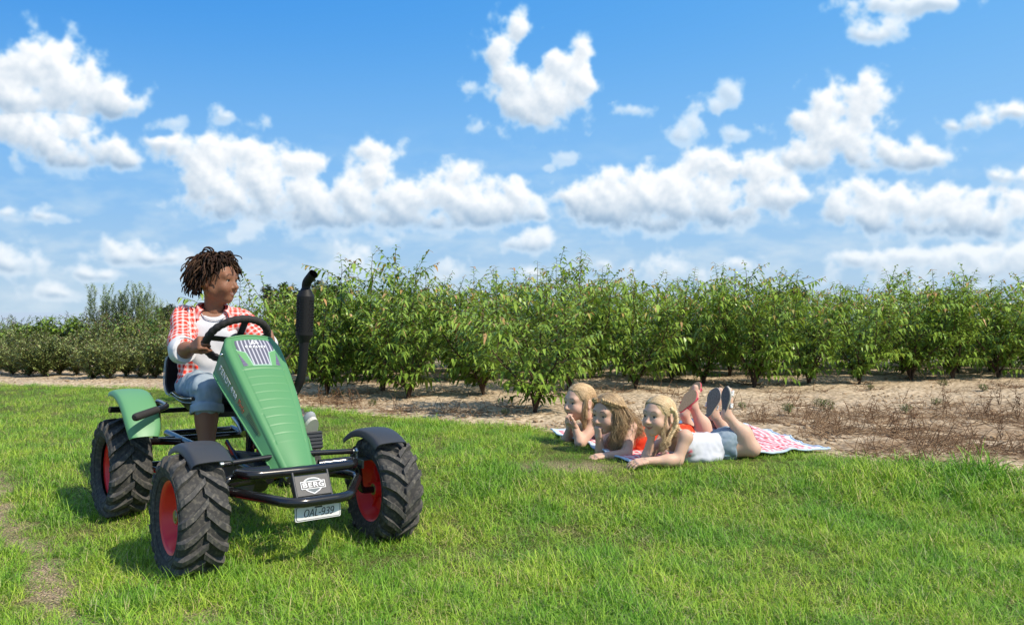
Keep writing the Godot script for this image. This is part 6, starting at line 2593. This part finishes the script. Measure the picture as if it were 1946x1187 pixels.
	chest = P.call(1210, 838, 4.54)
	belly = P.call(1255, 842, 4.62)
	pelvis = P.call(1298, 832, 4.72)
	kn_n = P.call(1344, 832, 4.72)
	an_n = P.call(1318, 772, 4.68)
	kn_f = P.call(1318, 830, 4.88)
	an_f = P.call(1301, 788, 4.84)
	mb = MB.new()
	mb.col = skin
	s = Solid.new()
	s.cap(sh_n, sh_f, 0.038, 0.038)
	s.cap(neck, chest, 0.036, 0.07, 0.04)
	limb(s, [chest, belly, pelvis], [0.075, 0.068, 0.078], 0.04)
	limb(s, [sh_n, el_n, wr_n], [0.037, 0.029, 0.020])
	limb(s, [sh_f, el_f, wr_f], [0.034, 0.028, 0.020])
	limb(s, [pelvis, kn_n, an_n], [0.074, 0.043, 0.026])
	s.egg(kn_n.lerp(an_n, 0.36) + Vector3(0.012, 0.004, 0), Vector3(0.036, 0.052, 0.036), 0.05)
	limb(s, [pelvis, kn_f, an_f], [0.070, 0.043, 0.026])
	for e in [[an_n, P.call(1322, 736, 4.68)], [an_f, P.call(1326, 745, 4.84)]]:
		limb(s, [e[0], e[0].lerp(e[1], 0.5), e[1]], [0.026, 0.024, 0.018], 0.02)
	s.mesh(mb, 0.007)
	add_hand(mb, wr_n, Vector3(-1, -0.1, 0.2), Vector3(0.0, 1, 0.2), 1.0, [0.25, 0.35, 0.3], skin, 0.92, 0.3)
	add_hand(mb, wr_f, Vector3(-0.1, 1.0, 0.05), Vector3(-0.85, -0.1, 0.45), -1.0, [0.95, 1.2, 0.8], skin, 0.90, 0.4)
	o = base.duplicate()
	o.merge({"skin": skin * 0.94, "smile": 0.023, "lift": 0.007, "open": 0.0, "neck": H.affine_inverse() * neck, "gaze": Vector3(-0.15, 0.05, 1), "brow": Color(0.16, 0.10, 0.055), "iris": Color(0.05, 0.05, 0.05)}, true)
	joined(mb, head_shape(o), H)
	cloth("body", mb, sm, who)
	hair = MB.new()
	fair = Color(0.60, 0.43, 0.235)
	dark = Color(0.17, 0.105, 0.055)
	hair_cap(hair, 0.078, Color(0.36, 0.24, 0.125))
	for e in [-1.0, 1.0]:
		comb(hair, 380, func(t: float) -> Vector3: return Vector3(e * 0.004, 0.112 - 0.03 * (t - 0.5) * (t - 0.5) * 4.0, lerpf(0.062, -0.085, t)), func(t: float) -> Vector3: return Vector3(e * lerpf(0.076, 0.05, t), lerpf(0.040, -0.040, t), lerpf(0.020, -0.075, t)), 0.060, dark, fair)
		comb(hair, 160, func(t: float) -> Vector3: return Vector3(e * lerpf(0.010, 0.070, sqrt(t)), lerpf(0.100, 0.024, t), lerpf(0.060, 0.030, t)), func(t: float) -> Vector3: return Vector3(e * 0.077, lerpf(0.04, -0.02, t), -0.020), 0.035, dark, fair)
		# plait laid round the crown
		braid(hair, [Vector3(e * 0.020, 0.090, 0.068), Vector3(e * 0.060, 0.075, 0.045), Vector3(e * 0.084, 0.055, 0.005), Vector3(e * 0.082, 0.040, -0.045), Vector3(e * 0.055, 0.030, -0.085)], 0.0115, dark, Color(0.55, 0.38, 0.19))
	lock(hair, [Vector3(0.075, 0.03, 0.010), Vector3(0.084, -0.03, 0.005), Vector3(0.080, -0.09, 0.015), Vector3(0.065, -0.15, 0.025), Vector3(0.05, -0.215, 0.02)], 460, 0.034, 0.011, dark, fair, 0.0009)
	lock(hair, [Vector3(0.070, 0.02, -0.045), Vector3(0.088, -0.04, -0.050), Vector3(0.094, -0.10, -0.040), Vector3(0.080, -0.16, -0.02), Vector3(0.06, -0.22, 0.0)], 460, 0.036, 0.012, dark, fair, 0.0009)
	lock(hair, [Vector3(0.03, 0.02, -0.09), Vector3(0.06, -0.04, -0.11), Vector3(0.10, -0.08, -0.12), Vector3(0.135, -0.14, -0.115)], 340, 0.034, 0.014, dark, Color(0.60, 0.42, 0.22), 0.0009)
	lock(hair, [Vector3(-0.075, 0.02, 0.010), Vector3(-0.080, -0.05, 0.010), Vector3(-0.060, -0.12, 0.02)], 40, 0.02, 0.010, dark, fair, 0.0019)
	placed = MB.new()
	joined(placed, hair, H)
	cloth("hair", placed, hm, who)
	s = Solid.new()
	limb(s, [chest.lerp(neck, 0.15), chest, belly, pelvis], [0.064, 0.085, 0.080, 0.092], 0.04)
	s.cap(sh_n.lerp(chest, 0.35), sh_f.lerp(chest, 0.35), 0.046, 0.046, 0.03)
	s.cut(chest.lerp(neck, 0.62), (neck - chest), 0.01)
	folds(17.0, 0.008, s, 6)
	var spots := FastNoiseLite.new()
	spots.noise_type = FastNoiseLite.TYPE_CELLULAR
	spots.frequency = 34.0
	mb = MB.new()
	s.mesh(mb, 0.0055, func(p: Vector3, _n: Vector3) -> Color: return Color(0.68, 0.065, 0.03).lerp(Color(0.80, 0.36, 0.16), smoothstep(-0.55, -0.75, spots.get_noise_3dv(p))))
	for q in [sh_n, sh_f]:
		mb.col = Color(0.72, 0.10, 0.04)
		mb.tube(PackedVector3Array([q.lerp(chest, 0.4) + Vector3(-0.01, 0.01, 0.02), q.lerp(neck, 0.30) + Vector3(0.0, 0.038, 0.004), q.lerp(chest, 0.4) + Vector3(0.05, 0.045, 0.0)]), PackedFloat32Array([0.010]), 6)
	cloth("orange_top", mb, white, who)
	var sole_tan := mat(Color(1, 1, 1), 0.9)
	sole_tan.albedo_texture = flecks(lin(0.22, 0.165, 0.10), lin(0.36, 0.28, 0.19), 0.15, 0.5, 0.14, 22, 128)
	sole_tan.uv1_triplanar = true
	sole_tan.uv1_scale = Vector3(9, 9, 9)
	for e in [[P.call(1291, 782, 4.66), P.call(1322, 742, 4.66), 0.036, Vector3(-0.70, 0.10, 0.70)], [P.call(1302, 770, 4.90), P.call(1330, 726, 4.90), 0.030, Vector3(-0.62, 0.35, 0.70)]]:
		sandal(who, e[0], e[1], e[2], e[3], sole_tan, lin(0.70, 0.10, 0.16), false)

	# ------------- far girl: grey top, hair tied back, chin on her hand
	rng.seed = 505
	who = person("girl in grey top and blue jeans lying farthest with chin on hand", P.call(1250, 830, 5.0))
	H = Transform3D(frame(Vector3(-0.82, 0.0, 0.57)).scaled(Vector3(1.06, 1.06, 1.06)), P.call(1101, 765, 4.75))
	sh_n = P.call(1130, 806, 4.74)
	sh_f = P.call(1106, 814, 4.94)
	el_n = P.call(1103, 842, 4.66)
	wr_n = P.call(1093, 812, 4.68)
	el_f = P.call(1075, 838, 4.90)
	wr_f = P.call(1082, 815, 4.86)
	neck = P.call(1121, 802, 4.82)
	chest = P.call(1148, 820, 4.88)
	belly = P.call(1195, 824, 5.0)
	pelvis = P.call(1240, 822, 5.08)
	kn_n = P.call(1318, 818, 5.06)
	an_n = P.call(1360, 800, 5.0)
	kn_f = P.call(1312, 814, 5.22)
	an_f = P.call(1362, 796, 5.2)
	mb = MB.new()
	mb.col = skin
	s = Solid.new()
	s.cap(sh_n, sh_f, 0.040, 0.040)
	s.cap(neck, chest, 0.037, 0.075, 0.04)
	limb(s, [chest, belly, pelvis], [0.078, 0.070, 0.080], 0.04)
	limb(s, [sh_n, el_n, wr_n], [0.038, 0.031, 0.022])
	limb(s, [sh_f, el_f, wr_f], [0.036, 0.030, 0.021])
	limb(s, [pelvis, kn_n, an_n], [0.074, 0.045, 0.030])
	limb(s, [pelvis, kn_f, an_f], [0.074, 0.045, 0.030])
	s.mesh(mb, 0.0075)
	add_hand(mb, wr_n, Vector3(-0.75, 0.62, 0.10), Vector3(-0.55, -0.75, 0.35), 1.0, [0.55, 0.95, 0.7], skin, 0.98, 0.4)
	add_hand(mb, wr_f, Vector3(-0.2, 1.0, 0.0), Vector3(-0.9, -0.1, 0.3), -1.0, [0.8, 1.1, 0.8], skin, 0.95, 0.4)
	o = base.duplicate()
	o.merge({"smile": 0.024, "lift": 0.009, "open": 0.0, "neck": H.affine_inverse() * neck, "gaze": Vector3(-0.05, 0.0, 1), "iris": Color(0.06, 0.08, 0.08)}, true)
	joined(mb, head_shape(o), H)
	cloth("body", mb, sm, who)
	hair = MB.new()
	fair = Color(0.72, 0.52, 0.29)
	dark = Color(0.29, 0.175, 0.08)
	hair_cap(hair, 0.076, Color(0.48, 0.33, 0.165))
	for e in [-1.0, 1.0]:
		comb(hair, 400, func(t: float) -> Vector3: return Vector3(e * 0.004 + 0.012, 0.111 - 0.03 * (t - 0.5) * (t - 0.5) * 4.0, lerpf(0.068, -0.07, t)), func(t: float) -> Vector3: return Vector3(e * lerpf(0.070, 0.02, t), lerpf(0.035, -0.02, t), lerpf(-0.045, -0.10, t)), 0.045, dark, fair)
		comb(hair, 230, func(t: float) -> Vector3: return Vector3(e * lerpf(0.006, 0.070, sqrt(t)), lerpf(0.102, 0.026, t), lerpf(0.062, 0.030, t)), func(t: float) -> Vector3: return Vector3(e * 0.077, lerpf(0.05, -0.004, t), -0.030), 0.035, dark, fair)
	lock(hair, [Vector3(0.074, 0.03, 0.014), Vector3(0.072, -0.03, 0.018), Vector3(0.064, -0.09, 0.018), Vector3(0.055, -0.15, 0.010)], 90, 0.012, 0.004, dark, fair, 0.0017)
	lock(hair, [Vector3(0.02, 0.0, -0.10), Vector3(0.03, -0.05, -0.11), Vector3(0.06, -0.10, -0.09), Vector3(0.07, -0.14, -0.07)], 140, 0.024, 0.006, dark, fair)
	placed = MB.new()
	joined(placed, hair, H)
	cloth("hair", placed, hm, who)
	s = Solid.new()
	limb(s, [chest.lerp(neck, 0.35), chest, belly, pelvis.lerp(belly, 0.3)], [0.060, 0.088, 0.082, 0.084], 0.04)
	s.cap(sh_n.lerp(chest, 0.18), sh_f.lerp(chest, 0.18), 0.050, 0.050, 0.03)
	s.cut(chest.lerp(neck, 0.8), (neck - chest), 0.01)
	folds(17.0, 0.008, s, 7)
	mb = MB.new()
	s.mesh(mb, 0.006, func(p: Vector3, _n: Vector3) -> Color: return Color(0.30, 0.315, 0.31).lerp(Color(0.38, 0.395, 0.385), 0.5 + 0.5 * sin(p.x * 500.0)))
	cloth("grey_top", mb, white, who)
	s = Solid.new()
	limb(s, [pelvis.lerp(belly, 0.35), pelvis], [0.082, 0.092], 0.04)
	limb(s, [pelvis, kn_n, an_n.lerp(kn_n, 0.25)], [0.086, 0.056, 0.046], 0.03)
	limb(s, [pelvis, kn_f, an_f.lerp(kn_f, 0.25)], [0.086, 0.056, 0.046], 0.03)
	folds(16.0, 0.008, s, 16)
	mb = MB.new()
	s.mesh(mb, 0.007, func(p: Vector3, _n: Vector3) -> Color: return Color(0.075, 0.14, 0.25).lerp(Color(0.17, 0.27, 0.40), clampf(0.45 + 0.9 * dn.get_noise_3dv(p), 0.0, 1.0)))
	cloth("jeans", mb, denim, who)
	for e in [[an_n, P.call(1388, 800, 4.98)], [an_f, P.call(1384, 790, 5.2)]]:
		s = Solid.new()
		s.cap(e[0].lerp(an_n.lerp(kn_n, 0.3), 0.0) + Vector3(-0.05, 0.0, 0), e[0], 0.040, 0.044, 0.02)
		s.cap(e[0], e[1], 0.044, 0.036, 0.03)
		folds(22.0, 0.007, s, 3)
		mb = MB.new()
		s.mesh(mb, 0.006)
		cloth("black_boot", mb, mat(lin(0.014, 0.014, 0.016), 0.22, 0.0, 0.6), who)


func sandal(who: Node3D, heel: Vector3, toe: Vector3, half: float, out: Vector3, sole_mat: Material, strap: Color, frill: bool) -> void:
	var ln := heel.distance_to(toe)
	var y := (toe - heel).normalized()
	var z := (out - y * out.dot(y)).normalized()
	var x := y.cross(z)
	var mb := MB.new()
	var ol := PackedVector2Array()
	for j in 36:
		var a := TAU * j / 36
		var t := 0.5 + 0.5 * sin(a)
		ol.append(Vector2((half * lerpf(0.80, 1.06, smoothstep(0.2, 0.75, t)) - 0.004 * sin(t * PI * 2.0)) * cos(a) * (1.0 if absf(sin(a)) < 0.98 else 1.0), ln * t))
	var xf := Transform3D(Basis(x, y, z), heel)
	mb.slab(ol, 0.007, xf)
	var shoe := cloth("sandal", mb, sole_mat, who)
	mb = MB.new()
	var ol2 := PackedVector2Array()
	for p in ol:
		ol2.append(Vector2(p.x * 1.05, (p.y - ln * 0.5) * 1.02 + ln * 0.5))
	mb.slab(ol2, 0.009, Transform3D(xf.basis, heel - z * 0.009))
	obj("edge", mb.commit(), mat(strap if not frill else lin(0.55, 0.50, 0.44), 0.7), shoe)
	for t in [0.30, 0.72]:
		mb = MB.new()
		var arc := PackedVector3Array()
		for j in 13:
			var a := PI * j / 12.0
			arc.append(xf * Vector3(half * 1.02 * cos(a), ln * t, -0.010 - 0.040 * sin(a)))
		for w in 4:
			var row := PackedVector3Array()
			for p in arc:
				row.append(p + y * (w * 0.006 + (0.003 * sin(w * 2.0 + p.x * 300.0) if frill else 0.0)))
			mb.tube(row, PackedFloat32Array([0.0042 if frill else 0.003]), 6)
		obj("strap", mb.commit(), mat(strap, 0.7), shoe)


func make_blanket() -> void:
	var A := Vector2(0.25, 5.22)
	var B := Vector2(0.64, 4.10)
	var C := Vector2(1.80, 4.46)
	var D := Vector2(1.71, 5.22)
	var f := FastNoiseLite.new()
	f.seed = 14
	f.frequency = 2.6
	f.fractal_octaves = 2
	var rows := []
	var cols := []
	var under := []
	var n := 210
	var m := 180
	for i in m + 1:
		var v := float(i) / m
		var row := PackedVector3Array()
		var low := PackedVector3Array()
		var cr := PackedColorArray()
		for j in n + 1:
			var u := float(j) / n
			var q := B.lerp(C, u).lerp(A.lerp(D, u), v)
			q += Vector2(f.get_noise_2d(u * 0.9, v * 0.9 + 50.0), f.get_noise_2d(u * 0.9 + 90.0, v * 0.9)) * 0.035
			var h := 0.020 + 0.020 * maxf(0.0, f.get_noise_2d(u * 1.6, v * 2.2)) + 0.0035 * f.get_noise_2d(u * 5.0, v * 4.0)
			h += 0.030 * exp(-pow((u - 0.90) / 0.05, 2.0)) * smoothstep(0.25, 0.9, v)   # a wrinkle at the right end
			h += 0.018 * exp(-pow((u - 0.80 - 0.08 * v) / 0.035, 2.0))
			h += 0.035 * exp(-pow((v - 0.02) / 0.03, 2.0)) * smoothstep(0.3, 0.5, u) * 0.3
			row.append(Vector3(q.x, hgt(q.x, -q.y) + h, -q.y))
			low.append(Vector3(q.x, hgt(q.x, -q.y) + h - 0.006, -q.y))
			var c := gingham(u * 1.24, v * 1.06, 0.036, Color(0.78, 0.74, 0.76), Color(0.74, 0.36, 0.40), Color(0.64, 0.11, 0.15))
			var edge := minf(minf(u * 1.24, (1.0 - u) * 1.24), minf(v * 1.06, (1.0 - v) * 1.06))
			if edge < 0.028:
				c = Color(0.50, 0.62, 0.74).lerp(Color(0.70, 0.75, 0.80), 0.5 + 0.5 * sin(edge * 900.0))
			cr.append(c)
		rows.append(row)
		under.append(low)
		cols.append(cr)
	var mb := MB.new()
	mb.grid(rows, false, false, cols)
	mb.col = Color(0.70, 0.66, 0.68)
	mb.grid(under, false, true)
	mb.col = Color(0.50, 0.62, 0.74)
	var rim := PackedVector3Array()
	for j in n:
		rim.append(rows[0][j])
	for i in m:
		rim.append(rows[i][n])
	for j in n:
		rim.append(rows[m][n - j])
	for i in m:
		rim.append(rows[m - i][0])
	mb.tube(rim, PackedFloat32Array([0.006]), 6, false, true)
	var cm := vmat(0.9, 0.15)
	grain(cm, 0.3, 0.02, 30.0)
	var o := obj("picnic_blanket", mb.commit(), cm)
	tag(o, "red and white gingham picnic blanket with pale blue edging at the lawn's edge", "blanket")


func _ready() -> void:
	rng.seed = 1
	soft_noise.seed = 2
	soft_noise.frequency = 0.01
	var t0 := Time.get_ticks_msec()
	light_and_camera()
	make_ground()
	make_grass()
	print("ground ", Time.get_ticks_msec() - t0)
	make_trees()
	make_shrubs()
	make_litter()
	print("plants ", Time.get_ticks_msec() - t0)
	var kart := make_kart()
	make_boy(kart)
	make_blanket()
	make_girls()
	print("girls ", Time.get_ticks_msec() - t0)
